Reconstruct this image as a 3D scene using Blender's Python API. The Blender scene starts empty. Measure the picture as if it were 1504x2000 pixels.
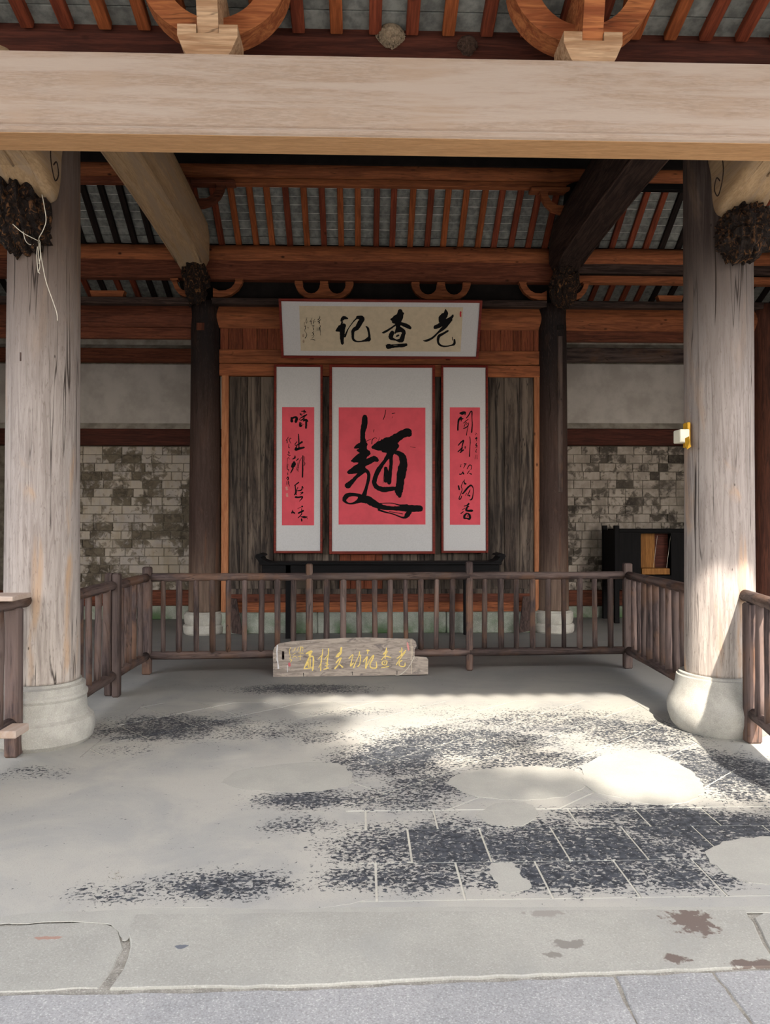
import bpy, math, random
from mathutils import Vector, Matrix
R = random.Random(7)
SC = bpy.context.scene
COL = SC.collection

# ------------------------------------------------------------------ camera
FPX, PITCH, YAW, CAMH = 1500.0, math.atan(20 / 1500.0), 0.030, 1.5
cd = bpy.data.cameras.new('camera'); cam = bpy.data.objects.new('camera', cd); COL.objects.link(cam)
cam.location = (0, 0, CAMH); cam.rotation_euler = (math.pi / 2 + PITCH, 0, -YAW)
cd.sensor_fit = 'VERTICAL'; cd.sensor_height = 24.0; cd.lens = FPX / 2000.0 * 24.0
cd.clip_start = 0.05; cd.clip_end = 200
SC.camera = cam
CROT = cam.rotation_euler.to_matrix(); CO = Vector((0, 0, CAMH))

# ------------------------------------------------------------------ world, sun, exposure
w = bpy.data.worlds.new('world'); SC.world = w; w.use_nodes = True
nt = w.node_tree; bg = nt.nodes['Background']
sky = nt.nodes.new('ShaderNodeTexSky'); sky.sky_type = 'NISHITA'; sky.sun_disc = False
sky.sun_elevation = math.radians(42); sky.sun_rotation = math.radians(174); sky.air_density = 1.2; sky.dust_density = 3.5; sky.ozone_density = 1.0
hs = nt.nodes.new('ShaderNodeHueSaturation'); hs.inputs['Saturation'].default_value = 0.55
nt.links.new(sky.outputs[0], hs.inputs['Color']); nt.links.new(hs.outputs[0], bg.inputs[0]); bg.inputs[1].default_value = 0.62
sd = bpy.data.lights.new('sun', 'SUN'); sd.energy = 8.5; sd.angle = math.radians(0.8); sd.color = (1.0, 0.94, 0.84)
so = bpy.data.objects.new('sun', sd); COL.objects.link(so)
SUNV = Vector((-0.10, 1.0, -0.90)).normalized()
so.rotation_euler = SUNV.to_track_quat('-Z', 'Y').to_euler(); so.location = (1, -8, 12)
SC.view_settings.view_transform = 'Standard'; SC.view_settings.look = 'None'
SC.view_settings.exposure = 0.60; SC.view_settings.gamma = 1.0; SC.view_settings.use_curve_mapping = False
SC.cycles.max_bounces = 8; SC.cycles.diffuse_bounces = 6; SC.cycles.glossy_bounces = 2
SC.cycles.use_denoising = True

# ------------------------------------------------------------------ rays used to read distances off the photograph
def ray(px, py): return (CROT @ Vector(((px - 752) / FPX, (1000 - py) / FPX, -1.0)))
def P(px, py, Y):
    d = ray(px, py); return CO + d * (Y / d.y)
def F(px, py, z=0.0):
    d = ray(px, py); return CO + d * ((z - CAMH) / d.z)
def PP(px, py, p0, n):
    d = ray(px, py); return CO + d * ((p0 - CO).dot(n) / d.dot(n))

# ------------------------------------------------------------------ object helpers
def link(o, parent=None):
    COL.objects.link(o)
    if parent is not None:
        o.parent = parent; o.matrix_parent_inverse = Matrix.Identity(4)
    return o
def wloc(o):
    v = Vector(o.location)
    while o.parent: o = o.parent; v = v + o.location
    return v
def tag(o, label=None, cat=None, group=None, kind=None):
    for k, v in (('label', label), ('category', cat), ('group', group), ('kind', kind)):
        if v: o[k] = v
    return o
def empty(name, loc, label=None, cat=None, group=None, kind=None):
    o = bpy.data.objects.new(name, None); o.location = loc; o.empty_display_size = .1
    link(o); return tag(o, label, cat, group, kind)
class MB:
    """collects world-space geometry into one mesh"""
    def __init__(s): s.v = []; s.f = []; s.sm = []
    def add(s, vs, fs, smooth=False):
        b = len(s.v); s.v += [Vector(x) for x in vs]
        s.f += [[b + i for i in f] for f in fs]; s.sm += [smooth] * len(fs); return s
    def box(s, a, b):
        x0, y0, z0 = a; x1, y1, z1 = b
        return s.add([(x0,y0,z0),(x1,y0,z0),(x1,y1,z0),(x0,y1,z0),(x0,y0,z1),(x1,y0,z1),(x1,y1,z1),(x0,y1,z1)],
                     [(3,2,1,0),(4,5,6,7),(0,1,5,4),(1,2,6,5),(2,3,7,6),(3,0,4,7)])
    def bbox(s, a, b, c=0.006):
        """box with chamfered edges"""
        a = Vector(a); b = Vector(b); c = min(c, min(b - a) * .3)
        vs = []; idx = {}
        for sx in (0, 1):
            for sy in (0, 1):
                for sz in (0, 1):
                    for ax in range(3):
                        p = [0, 0, 0]
                        for k, q in enumerate((sx, sy, sz)):
                            e = a[k] if q == 0 else b[k]
                            p[k] = e if k == ax else (e + c if q == 0 else e - c)
                        idx[(sx, sy, sz, ax)] = len(vs); vs.append(p)
        fs = []
        for ax in range(3):
            o1, o2 = [k for k in range(3) if k != ax]
            for q in (0, 1):
                r = []
                for (u, v) in ((0,0),(1,0),(1,1),(0,1)):
                    k = [0,0,0]; k[ax] = q; k[o1] = u; k[o2] = v; r.append(idx[(*k, ax)])
                fs.append(r)
        for ax in range(3):
            o1, o2 = [k for k in range(3) if k != ax]
            for u in (0, 1):
                for v in (0, 1):
                    k0 = [0,0,0]; k1 = [0,0,0]; k0[ax] = 0; k1[ax] = 1
                    k0[o1] = k1[o1] = u; k0[o2] = k1[o2] = v
                    fs.append([idx[(*k0,o1)], idx[(*k1,o1)], idx[(*k1,o2)], idx[(*k0,o2)]])
        for sx in (0,1):
            for sy in (0,1):
                for sz in (0,1): fs.append([idx[(sx,sy,sz,k)] for k in range(3)])
        return s.add(vs, fs)
    def tube(s, pts, rad, n=12, cap=True, smooth=True, wob=0.0, flat=1.0):
        pts = [Vector(p) for p in pts]
        rad = rad if isinstance(rad, (list, tuple)) else [rad] * len(pts)
        vs = []; fs = []; up = None
        for i, p in enumerate(pts):
            t = (pts[min(i + 1, len(pts) - 1)] - pts[max(i - 1, 0)]).normalized()
            if up is None: up = Vector((0,0,1)) if abs(t.z) < .9 else Vector((0,1,0))
            x = t.cross(up).normalized(); y = x.cross(t).normalized(); up = y
            for k in range(n):
                a = 2 * math.pi * k / n; r = rad[i] * (1 + wob * (R.random() - .5))
                vs.append(p + x * (math.cos(a) * r) + y * (math.sin(a) * r * flat))
        for i in range(len(pts) - 1):
            for k in range(n):
                fs.append((i*n+k, i*n+(k+1)%n, (i+1)*n+(k+1)%n, (i+1)*n+k))
        s.add(vs, fs, smooth)
        if cap:
            s.add(vs[:n], [list(range(n))[::-1]]); s.add(vs[-n:], [list(range(n))])
        return s
    def lathe(s, c, prof, n=48, smooth=True, wob=None):
        vs = []; fs = []
        for j, (r, z) in enumerate(prof):
            for k in range(n):
                a = 2 * math.pi * k / n; q = 1 + (wob(a, z) if wob else 0)
                vs.append((c[0] + math.cos(a) * r * q, c[1] + math.sin(a) * r * q, c[2] + z))
        for j in range(len(prof) - 1):
            for k in range(n): fs.append((j*n+k, j*n+(k+1)%n, (j+1)*n+(k+1)%n, (j+1)*n+k))
        s.add(vs, fs, smooth)
        s.add(vs[:n], [list(range(n))[::-1]]); s.add(vs[-n:], [list(range(n))])
        return s
    def prism(s, pts, off, smooth=False):
        """pts: list of 3-D points of a planar outline; off: extrusion vector"""
        n = len(pts); off = Vector(off); a = [Vector(p) for p in pts]; b = [p + off for p in a]
        s.add(a + b, [list(range(n))[::-1], [n + i for i in range(n)]])
        s.add(a + b, [(i, (i+1) % n, n + (i+1) % n, n + i) for i in range(n)], smooth)
        return s
    def build(s, name, mat, parent=None, origin=None, smooth=None, recalc=True):
        if origin is None:
            lo = [min(v[k] for v in s.v) for k in range(3)]; hi = [max(v[k] for v in s.v) for k in range(3)]
            origin = Vector(((lo[0]+hi[0])/2, (lo[1]+hi[1])/2, lo[2]))
        origin = Vector(origin)
        me = bpy.data.meshes.new(name); me.from_pydata([v - origin for v in s.v], [], s.f)
        me.polygons.foreach_set('use_smooth', s.sm if smooth is None else [smooth] * len(s.f))
        if recalc:
            import bmesh
            bm = bmesh.new(); bm.from_mesh(me); bmesh.ops.remove_doubles(bm, verts=bm.verts, dist=1e-6)
            bmesh.ops.recalc_face_normals(bm, faces=bm.faces); bm.to_mesh(me); bm.free()
        me.materials.append(mat); me.update()
        o = bpy.data.objects.new(name, me)
        o.location = origin - (wloc(parent) if parent is not None else Vector((0,0,0)))
        return link(o, parent)
def clone(o, loc, parent, rot=None, name=None):
    c = o.copy(); c.name = name or o.name.split('.')[0]; c.location = loc
    if rot: c.rotation_euler = rot
    return link(c, parent)
def smooth_pts(pts, n=6):
    out = []
    q = [pts[0]] + list(pts) + [pts[-1]]
    for i in range(1, len(q) - 2):
        p0, p1, p2, p3 = q[i-1], q[i], q[i+1], q[i+2]
        for k in range(n):
            t = k / n
            out.append(tuple(.5*((2*b)+(-a+c)*t+(2*a-5*b+4*c-d)*t*t+(-a+3*b-3*c+d)*t**3) for a, b, c, d in zip(p0, p1, p2, p3)))
    out.append(tuple(pts[-1])); return out

# ------------------------------------------------------------------ materials
def lin(c):
    f = lambda x: x/12.92 if x <= .04045 else ((x+.055)/1.055)**2.4
    return tuple(f(x/255.) for x in c) + (1.,)
class NT:
    def __init__(s, name):
        s.m = bpy.data.materials.new(name); s.m.use_nodes = True; s.t = s.m.node_tree
        s.bsdf = s.t.nodes['Principled BSDF']; s.bsdf.inputs['Roughness'].default_value = .75; s.bsdf.inputs['Specular IOR Level'].default_value = .15
    def n(s, kind, **kw):
        x = s.t.nodes.new('ShaderNode' + kind)
        for k, v in kw.items():
            if k.startswith('i_'):
                x.inputs[int(k[2:]) if k[2:].isdigit() else k[2:]].default_value = v
            else: setattr(x, k, v)
        return x
    def l(s, a, b): s.t.links.new(a, b)
    def val(s, x, sock):
        if hasattr(x, 'is_linked') or hasattr(x, 'links'): s.l(x, sock)
        else: sock.default_value = x
    def math(s, op, a, b=None, c=None, clamp=False):
        x = s.n('Math', operation=op, use_clamp=clamp)
        for i, q in enumerate((a, b, c)):
            if q is not None: s.val(q, x.inputs[i])
        return x.outputs[0]
    def mix(s, fac, a, b, mode='MIX'):
        x = s.n('MixRGB', blend_type=mode); s.val(fac, x.inputs[0]); s.val(a, x.inputs[1]); s.val(b, x.inputs[2]); return x.outputs[0]
    def ss(s, v, lo, hi, a=0., b=1.):
        x = s.n('MapRange', interpolation_type='SMOOTHSTEP'); s.val(v, x.inputs[0])
        for i, q in enumerate((lo, hi, a, b)): s.val(q, x.inputs[i+1])
        return x.outputs[0]
    def noise(s, co, scale, detail=4, rough=.55, dist=0.):
        x = s.n('TexNoise'); s.val(co, x.inputs['Vector']); x.inputs['Scale'].default_value = scale
        x.inputs['Detail'].default_value = detail; x.inputs['Roughness'].default_value = rough; x.inputs['Distortion'].default_value = dist
        return x.outputs[0]
    def coords(s, scale=(1,1,1), world=False, rnd=True):
        c = s.n('NewGeometry').outputs['Position'] if world else s.n('TexCoord').outputs['Object']
        if rnd and not world:
            r = s.n('ObjectInfo').outputs['Random']
            c = s.vm('ADD', c, s.vscale(r, (17., 23., 31.)))
        m = s.n('Mapping'); m.inputs['Scale'].default_value = scale; s.l(c, m.inputs[0]); return m.outputs[0]
    def vm(s, op, a, b):
        x = s.n('VectorMath', operation=op); s.val(a, x.inputs[0]); s.val(b, x.inputs[1]); return x.outputs[0]
    def vscale(s, f, v):
        x = s.n('VectorMath', operation='SCALE'); x.inputs[0].default_value = v; s.val(f, x.inputs['Scale']); return x.outputs[0]
    def bump(s, h, strength=.3, dist=.01):
        b = s.n('Bump'); b.inputs['Strength'].default_value = strength; b.inputs['Distance'].default_value = dist
        s.l(h, b.inputs['Height']); s.l(b.outputs[0], s.bsdf.inputs['Normal'])
    def done(s, col, rough=None):
        s.l(col, s.bsdf.inputs['Base Color'])
        if rough is not None: s.bsdf.inputs['Roughness'].default_value = rough
        return s.m
def wood(name, c1, c2, axis, crack=0., knots=0., wash=None, rough=.72, rnd=.18, grain=1., bump=.35, blotch=None):
    t = NT(name); k = {'x': (0.07,1,1), 'y': (1,.07,1), 'z': (1,1,.07)}[axis]
    co = t.coords(k); iso = t.coords((1,1,1))
    g = t.noise(co, 26*grain, 5, .6, 1.2); f = t.noise(co, 120*grain, 3, .6, .3)
    col = t.mix(t.ss(g, .34, .66), lin(c1), lin(c2))
    col = t.mix(t.ss(f, .42, .62, 0, .32), col, (0.5*lin(c2)[0], .5*lin(c2)[1], .5*lin(c2)[2], 1))
    if blotch: col = t.mix(t.ss(t.noise(iso, 2.3, 4, .6, .8), .45, .68, 0, .75), col, lin(blotch))
    if wash: col = t.mix(t.ss(t.noise(co, 9, 5, .65, .6), .44, .62, 0, .8), col, lin(wash))
    h = t.math('ADD', g, t.math('MULTIPLY', f, .5))
    if crack:
        c = t.math('ABSOLUTE', t.math('SUBTRACT', t.noise(co, 11, 3, .5, .3), .5))
        line = t.ss(c, .0, .012, 1, 0)
        line = t.math('MULTIPLY', line, t.ss(t.noise(t.coords((1,1,.35)), 3.3, 2), .46, .58))
        col = t.mix(t.math('MULTIPLY', line, crack), col, (.012,.009,.008,1))
        h = t.math('SUBTRACT', h, t.math('MULTIPLY', line, 1.5))
    if knots:
        v = t.n('TexVoronoi'); t.l(t.coords(tuple(q*3+.4 if q < 1 else q for q in k)), v.inputs['Vector']); v.inputs['Scale'].default_value = 5.5
        kn = t.math('MULTIPLY', t.ss(v.outputs['Distance'], .03, .13, 1, 0), t.ss(t.math('MULTIPLY', v.outputs['Color'], 1.), .5, .62))
        col = t.mix(t.math('MULTIPLY', kn, knots), col, (.02,.007,.004,1))
    r = t.n('ObjectInfo').outputs['Random']
    col = t.mix(1., col, t.n('CombineColor').outputs[0], 'MULTIPLY') if False else col
    hsv = t.n('HueSaturation'); t.l(col, hsv.inputs['Color']); t.l(t.ss(r, 0, 1, 1-rnd, 1+rnd), hsv.inputs['Value'])
    t.bump(h, bump, .006)
    return t.done(hsv.outputs[0], rough)
def plain(name, c, rough=.7, var=.12, scale=20, bump=0., metal=0., c2=None):
    t = NT(name); co = t.coords()
    d = lin(c2) if c2 else tuple(x*(1-var*2) for x in lin(c)[:3]) + (1.,)
    nz = t.noise(co, scale, 5, .6)
    t.bsdf.inputs['Metallic'].default_value = metal
    if bump: t.bump(nz, bump, .004)
    return t.done(t.mix(t.ss(nz, .35, .68), lin(c), d), rough)
M = {}
for ax in 'xyz':
    M['new'+ax] = wood('pale_planed_wood_'+ax, (176,156,142), (168,145,129), ax, crack=.0, knots=0, wash=(180,163,152), bump=.08, rnd=.02, grain=2.6, blotch=(171,148,131))
    M['fir'+ax] = wood('orange_fir_wood_'+ax, (154,92,58), (116,66,43), ax, crack=.5, knots=.9, rnd=.12, grain=.7)
    M['red'+ax] = wood('red_brown_fir_wood_'+ax, (116,66,47), (82,45,33), ax, crack=.4, knots=.8, rnd=.22)
    M['old'+ax] = wood('smoky_old_wood_'+ax, (74,58,52), (40,30,28), ax, crack=.9, knots=0, rnd=.2)
    M['rail'+ax] = wood('weathered_brown_pole_wood_'+ax, (84,70,66), (48,39,38), ax, crack=.7, knots=.4, wash=(102,86,80), rnd=.3, grain=1.5, blotch=(98,72,56))
    M['black'+ax] = wood('black_stained_wood_'+ax, (20,17,18), (10,9,10), ax, rnd=.1, rough=.8, bump=.2)
M['jamb'] = wood('light_orange_jamb_wood', (166,112,78), (142,88,58), 'z', crack=.2, knots=.9, rnd=.05)
M['eave'] = wood('dark_eave_board_wood', (84,44,34), (58,30,24), 'x', knots=.6, rnd=.03)
M['amber'] = wood('amber_cabinet_wood', (150,104,56), (118,78,40), 'z', rnd=.02)
M['soffit'] = wood('tan_underside_wood', (206,161,118), (190,146,104), 'x', rnd=.02, bump=.05, grain=1.6)  # tan for the lintel underside, yellower than the beam body
M['arch'] = wood('carved_fir_arch_wood', (178,112,70), (132,72,44), 'x', crack=.4, knots=.7, rnd=.1, grain=.6)
M['block'] = wood('bleached_block_wood', (200,166,134), (160,122,92), 'x', crack=.5, rnd=.03, grain=.8)
M['beamlight'] = wood('pale_beam_wood', (176,148,116), (158,130,98), 'y', rnd=.02, bump=.1, grain=.8, wash=(150,130,110))
M['raft_a'] = wood('rafter_amber_wood', (158,88,50), (122,64,36), 'x', knots=.8, rnd=.1)
M['raft_b'] = wood('rafter_russet_wood', (132,66,44), (98,46,32), 'x', knots=.8, rnd=.18)
M['raft_c'] = wood('rafter_black_wood', (38,28,26), (20,15,14), 'x', rnd=.2)
M['plank'] = wood('grey_black_door_plank', (76,64,56), (34,28,26), 'z', crack=.9, knots=0, wash=(100,88,78), rnd=.25, blotch=(38,32,30))
M['panel'] = wood('russet_panel_board', (128,70,46), (98,50,34), 'z', crack=.3, rnd=.2, grain=1.4)
M['frame'] = wood('red_lacquer_frame', (118,42,30), (92,28,22), 'x', rnd=.02, rough=.35, bump=.05)
M['mount'] = plain('pale_silk_mount', (190,187,187), .8, .04, 60)
M['rice'] = plain('aged_rice_paper', (190,174,150), .85, .05, 14)
M['pink'] = plain('pink_red_paper', (208,80,92), .7, .07, 5)
M['ink'] = plain('black_ink', (10,9,11), .8, .1, 30)
M['gold'] = plain('gold_leaf_paint', (214,186,106), .45, .12, 30)
M['seal'] = plain('red_seal_ink', (176,52,58), .7, .1, 30)
M['seal_rose'] = plain('rose_seal_paint', (176,92,96), .8, .1, 30)
M['faded_seal'] = plain('pale_seal_ink', (196,130,124), .7, .1, 30)
M['sealgrey'] = plain('greyed_seal_ink', (160,138,118), .7, .1, 30)
M['string'] = plain('white_string', (206,198,184), .8, .05)
M['tape'] = plain('yellow_tape', (200,150,40), .4, .12, 30)
M['whitebox'] = plain('ivory_plastic', (214,208,188), .35, .03)
M['nest'] = plain('grey_mud_pellets', (150,132,112), .95, .25, 60, .8)
M['nest2'] = plain('dark_mud', (80,62,54), .95, .25, 40, .8)
M['leaf'] = plain('green_leaf', (58,92,40), .6, .2, 3)
M['ground'] = plain('courtyard_stone', (176,172,164), .9, .1, 3)
M['plaster_out'] = plain('courtyard_limewash', (190,186,178), .9, .06, 2)
# burnt rough corbel
t = NT('charred_gnarled_wood'); co = t.coords((1,1,.6)); nz = t.noise(co, 18, 5, .6, 2.5)
col = t.mix(t.ss(nz, .5, .72), lin((34,27,25)), lin((128,88,56))); t.bump(nz, 1., .04); M['char'] = t.done(col, .6)
# weathered column
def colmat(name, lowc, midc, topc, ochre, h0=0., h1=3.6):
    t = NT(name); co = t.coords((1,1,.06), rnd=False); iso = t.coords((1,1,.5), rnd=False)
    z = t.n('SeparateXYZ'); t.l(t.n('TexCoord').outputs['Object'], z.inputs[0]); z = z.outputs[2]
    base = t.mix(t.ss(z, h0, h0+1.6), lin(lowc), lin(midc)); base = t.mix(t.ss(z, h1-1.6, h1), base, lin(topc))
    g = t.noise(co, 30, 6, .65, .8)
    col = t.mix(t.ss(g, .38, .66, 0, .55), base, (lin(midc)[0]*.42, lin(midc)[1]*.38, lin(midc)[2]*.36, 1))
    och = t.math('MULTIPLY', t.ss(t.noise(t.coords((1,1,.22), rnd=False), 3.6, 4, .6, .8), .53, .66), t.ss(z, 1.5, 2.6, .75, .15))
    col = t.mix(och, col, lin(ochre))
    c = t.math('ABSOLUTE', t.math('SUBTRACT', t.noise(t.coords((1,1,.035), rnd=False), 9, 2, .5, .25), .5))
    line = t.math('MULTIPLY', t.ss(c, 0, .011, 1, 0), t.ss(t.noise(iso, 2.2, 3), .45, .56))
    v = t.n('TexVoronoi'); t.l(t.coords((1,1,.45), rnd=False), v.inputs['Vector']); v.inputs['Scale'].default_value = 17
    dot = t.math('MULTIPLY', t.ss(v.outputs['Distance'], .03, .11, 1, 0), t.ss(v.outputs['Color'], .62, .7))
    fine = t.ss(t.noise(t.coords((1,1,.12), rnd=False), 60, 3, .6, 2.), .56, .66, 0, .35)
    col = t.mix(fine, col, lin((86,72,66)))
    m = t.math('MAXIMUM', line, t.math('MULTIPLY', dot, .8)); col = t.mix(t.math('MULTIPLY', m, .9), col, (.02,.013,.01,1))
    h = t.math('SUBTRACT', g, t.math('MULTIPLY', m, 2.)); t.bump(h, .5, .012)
    return t.done(col, .7)
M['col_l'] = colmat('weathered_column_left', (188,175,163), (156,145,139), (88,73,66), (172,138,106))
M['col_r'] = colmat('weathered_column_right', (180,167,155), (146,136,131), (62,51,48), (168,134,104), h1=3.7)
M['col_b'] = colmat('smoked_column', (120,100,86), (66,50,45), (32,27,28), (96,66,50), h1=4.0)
# stone for column bases and slabs
def stone(name, c1, c2, c3=None, moss=None, scale=3., stain=(), spark=1.):
    t = NT(name); co = t.coords(world=True); a = t.noise(co, scale, 6, .62); b = t.noise(co, 160, 2, .5)
    col = t.mix(t.ss(a, .36, .66), lin(c1), lin(c2)); col = t.mix(t.ss(b, .5, .68, 0, .35*spark), col, lin((96,92,90)))
    col = t.mix(t.ss(b, .30, .42, .28*spark, 0), col, lin((226,222,214)))
    if c3: col = t.mix(t.ss(t.noise(co, 1.7, 4, .6, .5), .52, .66, 0, .7), col, lin(c3))
    if moss:
        z = t.n('SeparateXYZ'); t.l(co, z.inputs[0])
        col = t.mix(t.math('MULTIPLY', t.ss(t.noise(co, 2.1, 4, .6), .42, .62), t.ss(z.outputs[2], 0, .26, .9, .1)), col, lin(moss))
    for (c, r, sc) in stain:
        col = t.mix(blob(t, co, c, r, .3, 26., 1.5), col, lin(sc))
    t.bump(t.math('ADD', a, t.math('MULTIPLY', b, .4)), .35, .008)
    return t.done(col, .85)
def blob(t, co, c, r, soft=.35, nscale=7., namp=.55):
    d = t.vm('SUBTRACT', co, (c[0], c[1], 0.)); d = t.vm('MULTIPLY', d, (1./r[0], 1./r[1], 0.))
    ln = t.n('VectorMath', operation='LENGTH'); t.l(d, ln.inputs[0])
    q = t.math('ADD', ln.outputs['Value'], t.math('MULTIPLY', t.math('SUBTRACT', t.noise(co, nscale, 4, .6), .5), namp*2))
    return t.ss(q, 1-soft, 1+soft*.2, 1, 0)
M['base'] = stone('column_base_stone', (172,167,157), (152,147,138), (136,133,130), scale=5, spark=.5)
M['sill'] = stone('mossy_sill_stone', (150,152,140), (116,118,108), moss=(66,92,54))
DUST, DUST2, DARK = (163,159,150), (148,146,141), (66,68,72)
def fxy(px, py): v = F(px, py); return (v.x, v.y)
# floor surface: pale trodden cement dust over dark stone
def floormat():
    t = NT('dusty_dark_stone_floor'); co = t.coords(world=True); st = t.coords((.8,1,1), world=True)
    big = t.noise(co, 1.6, 5, .6, .4); hf = t.noise(st, 55, 4, .68, .6); mf = t.noise(st, 9, 4, .6)
    D = None
    zones = [((590,1345),(.95,.32),.85),((330,1420),(.8,.55),.85),((520,1425),(.8,.4),.5),((250,1462),(.35,.25),.4),
             ((780,1480),(.62,.6),.85),((900,1450),(1.0,.7),.82),((1030,1485),(.8,.35),.75),((1080,1410),(1.1,.6),.66),((860,1530),(.5,.3),.8),((1250,1590),(.7,.2),.9),((1240,1430),(.75,.6),.8),((1420,1510),(.6,.8),.8),
             ((600,1562),(.48,.24),.76),((590,1612),(.3,.18),.66),((510,1430),(.5,.3),.56),((620,1440),(.4,.25),.56),((780,1560),(.5,.3),.72),((860,1655),(.72,.48),.92),((1130,1655),(1.0,.5),.95),((1380,1620),(.85,.42),.95),
             ((1120,1715),(.8,.2),.92),((1330,1715),(.42,.2),.85),((790,1712),(.6,.2),.86),((430,1728),(.52,.2),.78),((230,1745),(.32,.14),.62),
             ((60,1510),(.3,.2),.5),((700,1680),(.3,.2),.6),((870,1390),(.6,.4),.35),((690,1390),(.5,.2),.5)]
    for (pc, r, s) in zones:
        x = t.math('MULTIPLY', blob(t, co, fxy(*pc), r, .75, 4., .3), s)
        D = x if D is None else t.math('MAXIMUM', D, x)
    D = t.math('ADD', D, t.ss(big, .5, .7, 0, .18))
    thr = t.math('SUBTRACT', t.math('SUBTRACT', .70, t.math('MULTIPLY', D, .30)), t.math('MULTIPLY', t.math('SUBTRACT', mf, .5), .3))
    dark = t.ss(t.math('SUBTRACT', hf, thr), -.02, .025)
    grain = t.noise(co, 170, 2)
    dust = t.mix(t.ss(big, .38, .64), lin(DUST), lin(DUST2))
    dust = t.mix(t.ss(grain, .52, .7, 0, .25), dust, lin((122,118,113)))
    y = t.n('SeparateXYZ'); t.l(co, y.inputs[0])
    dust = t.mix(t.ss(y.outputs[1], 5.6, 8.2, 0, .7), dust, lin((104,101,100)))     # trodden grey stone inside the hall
    dk = t.mix(t.ss(t.noise(co, 26, 3), .4, .6), lin((50,52,56)), lin((72,74,78)))
    col = t.mix(dark, dust, dk)
    t.bump(t.math('SUBTRACT', t.math('MULTIPLY', grain, .4), t.math('MULTIPLY', dark, .6)), .5, .004)
    t.bsdf.inputs['Roughness'].default_value = .62
    return t.done(col, .62)
M['floor'] = floormat()
M['joint'] = plain('pale_joint_mortar', (196,193,182), .9, .05, 30)
M['cement'] = stone('smooth_cement_patch', (158,155,146), (151,148,140), scale=4, spark=.25)
BR = (104,92,85)
M['slab'] = stone('granite_kerb_slab', (156,153,144), (146,143,135), (142,140,134), scale=2.2, spark=.5,
    stain=[(fxy(1352,1800),(.085,.10),BR),(fxy(1322,1873),(.05,.03),BR),(fxy(1490,1885),(.12,.03),BR),(fxy(1110,1845),(.06,.03),(124,119,112)),(fxy(1080,1865),(.04,.02),(124,119,112)),(fxy(1060,1785),(.07,.03),(136,131,124)),(fxy(355,1850),(.02,.012),(96,98,104)),(fxy(85,1830),(.06,.01),(150,120,108))])
M['slab2'] = stone('grey_granite_slab', (152,150,148), (139,138,137), scale=2.2)
M['rubble'] = stone('rough_crumbled_mortar', (146,141,131), (122,117,108), scale=20)
# ceiling brick tiles
t = NT('grey_roof_brick'); co = t.coords((1,1,1)); r = t.n('ObjectInfo').outputs['Random']; nz = t.noise(co, 14, 4, .6)
col = t.mix(t.ss(nz, .35, .68), lin((128,129,125)), lin((98,99,97)))
hv = t.n('HueSaturation'); t.l(col, hv.inputs['Color']); t.l(t.ss(r, 0, 1, .82, 1.1), hv.inputs['Value']); t.bump(nz, .3, .004); M['rtile'] = t.done(hv.outputs[0], .85)
M['lime'] = plain('lime_joint', (236,234,226), .9, .05)
M['dark'] = plain('gap_shade_black', (30,25,24), .8, .2, 6)  # near-black that stands in for shade in gaps and the upper roof
# old brick wall with flaking limewash
def brickmat(name, wash, clean, br1, br2, moss, amt, top):
    t = NT(name); co = t.coords(world=True); ob = t.coords(); r = t.n('ObjectInfo').outputs['Random']
    nz = t.noise(ob, 9, 5, .62, .6); big = t.noise(co, 1.5, 4, .6, .6); z = t.n('SeparateXYZ'); t.l(co, z.inputs[0])
    st = t.noise(t.coords((1,1,.15), world=True), 14, 4, .6)
    body = t.mix(t.ss(nz, .35, .65), lin(br1), lin(br2))
    w_ = t.mix(t.ss(t.noise(co, 6, 4, .6), .4, .65), lin(wash), lin(clean))
    w_ = t.mix(t.ss(st, .5, .7, 0, .45), w_, lin(moss))
    q = t.math('ADD', t.math('ADD', nz, t.math('MULTIPLY', t.math('SUBTRACT', r, .5), .30)), t.math('MULTIPLY', t.math('SUBTRACT', big, .5), 1.3))
    q = t.math('ADD', q, t.ss(z.outputs[2], .5, 2.6, -amt, amt*top))
    col = t.mix(t.ss(q, .36, .56), body, w_)
    col = t.mix(t.ss(big, .56, .7, 0, .5), col, lin(moss))
    t.bump(t.math('ADD', nz, t.math('MULTIPLY', t.ss(q, .44, .53), .8)), .7, .012)
    return t.done(col, .92)
M['brick_l'] = brickmat('limewashed_brick_left', (172,160,148), (162,153,147), (108,98,84), (66,58,50), (142,128,107), .05, 1.)
M['brick_r'] = brickmat('limewashed_brick_right', (166,154,143), (140,129,120), (84,76,68), (42,37,34), (110,100,88), .0, 1.)
M['mortar'] = plain('flaking_lime_mortar', (122,113,102), .95, .2, 9, .5, c2=(92,84,74))
M['plaster'] = plain('grey_limewash', (182,174,168), .92, .07, 3, .3, c2=(162,154,148))
M['daub'] = plain('grey_stained_plaster', (170,162,152), .92, .1, 4, .3, c2=(128,120,112))
t = NT('old_sign_board_wood'); co = t.coords((.15,1,1)); g = t.noise(co, 34, 5, .6, 1.5); b2 = t.noise(t.coords((.5,1,1)), 16, 4, .65, 1.)
col = t.mix(t.ss(g, .36, .66), lin((152,140,128)), lin((118,107,99))); col = t.mix(t.ss(b2, .56, .66, 0, .6), col, lin((80,73,74)))
t.bump(g, .4, .006); M['signwood'] = t.done(col, .8)

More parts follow.
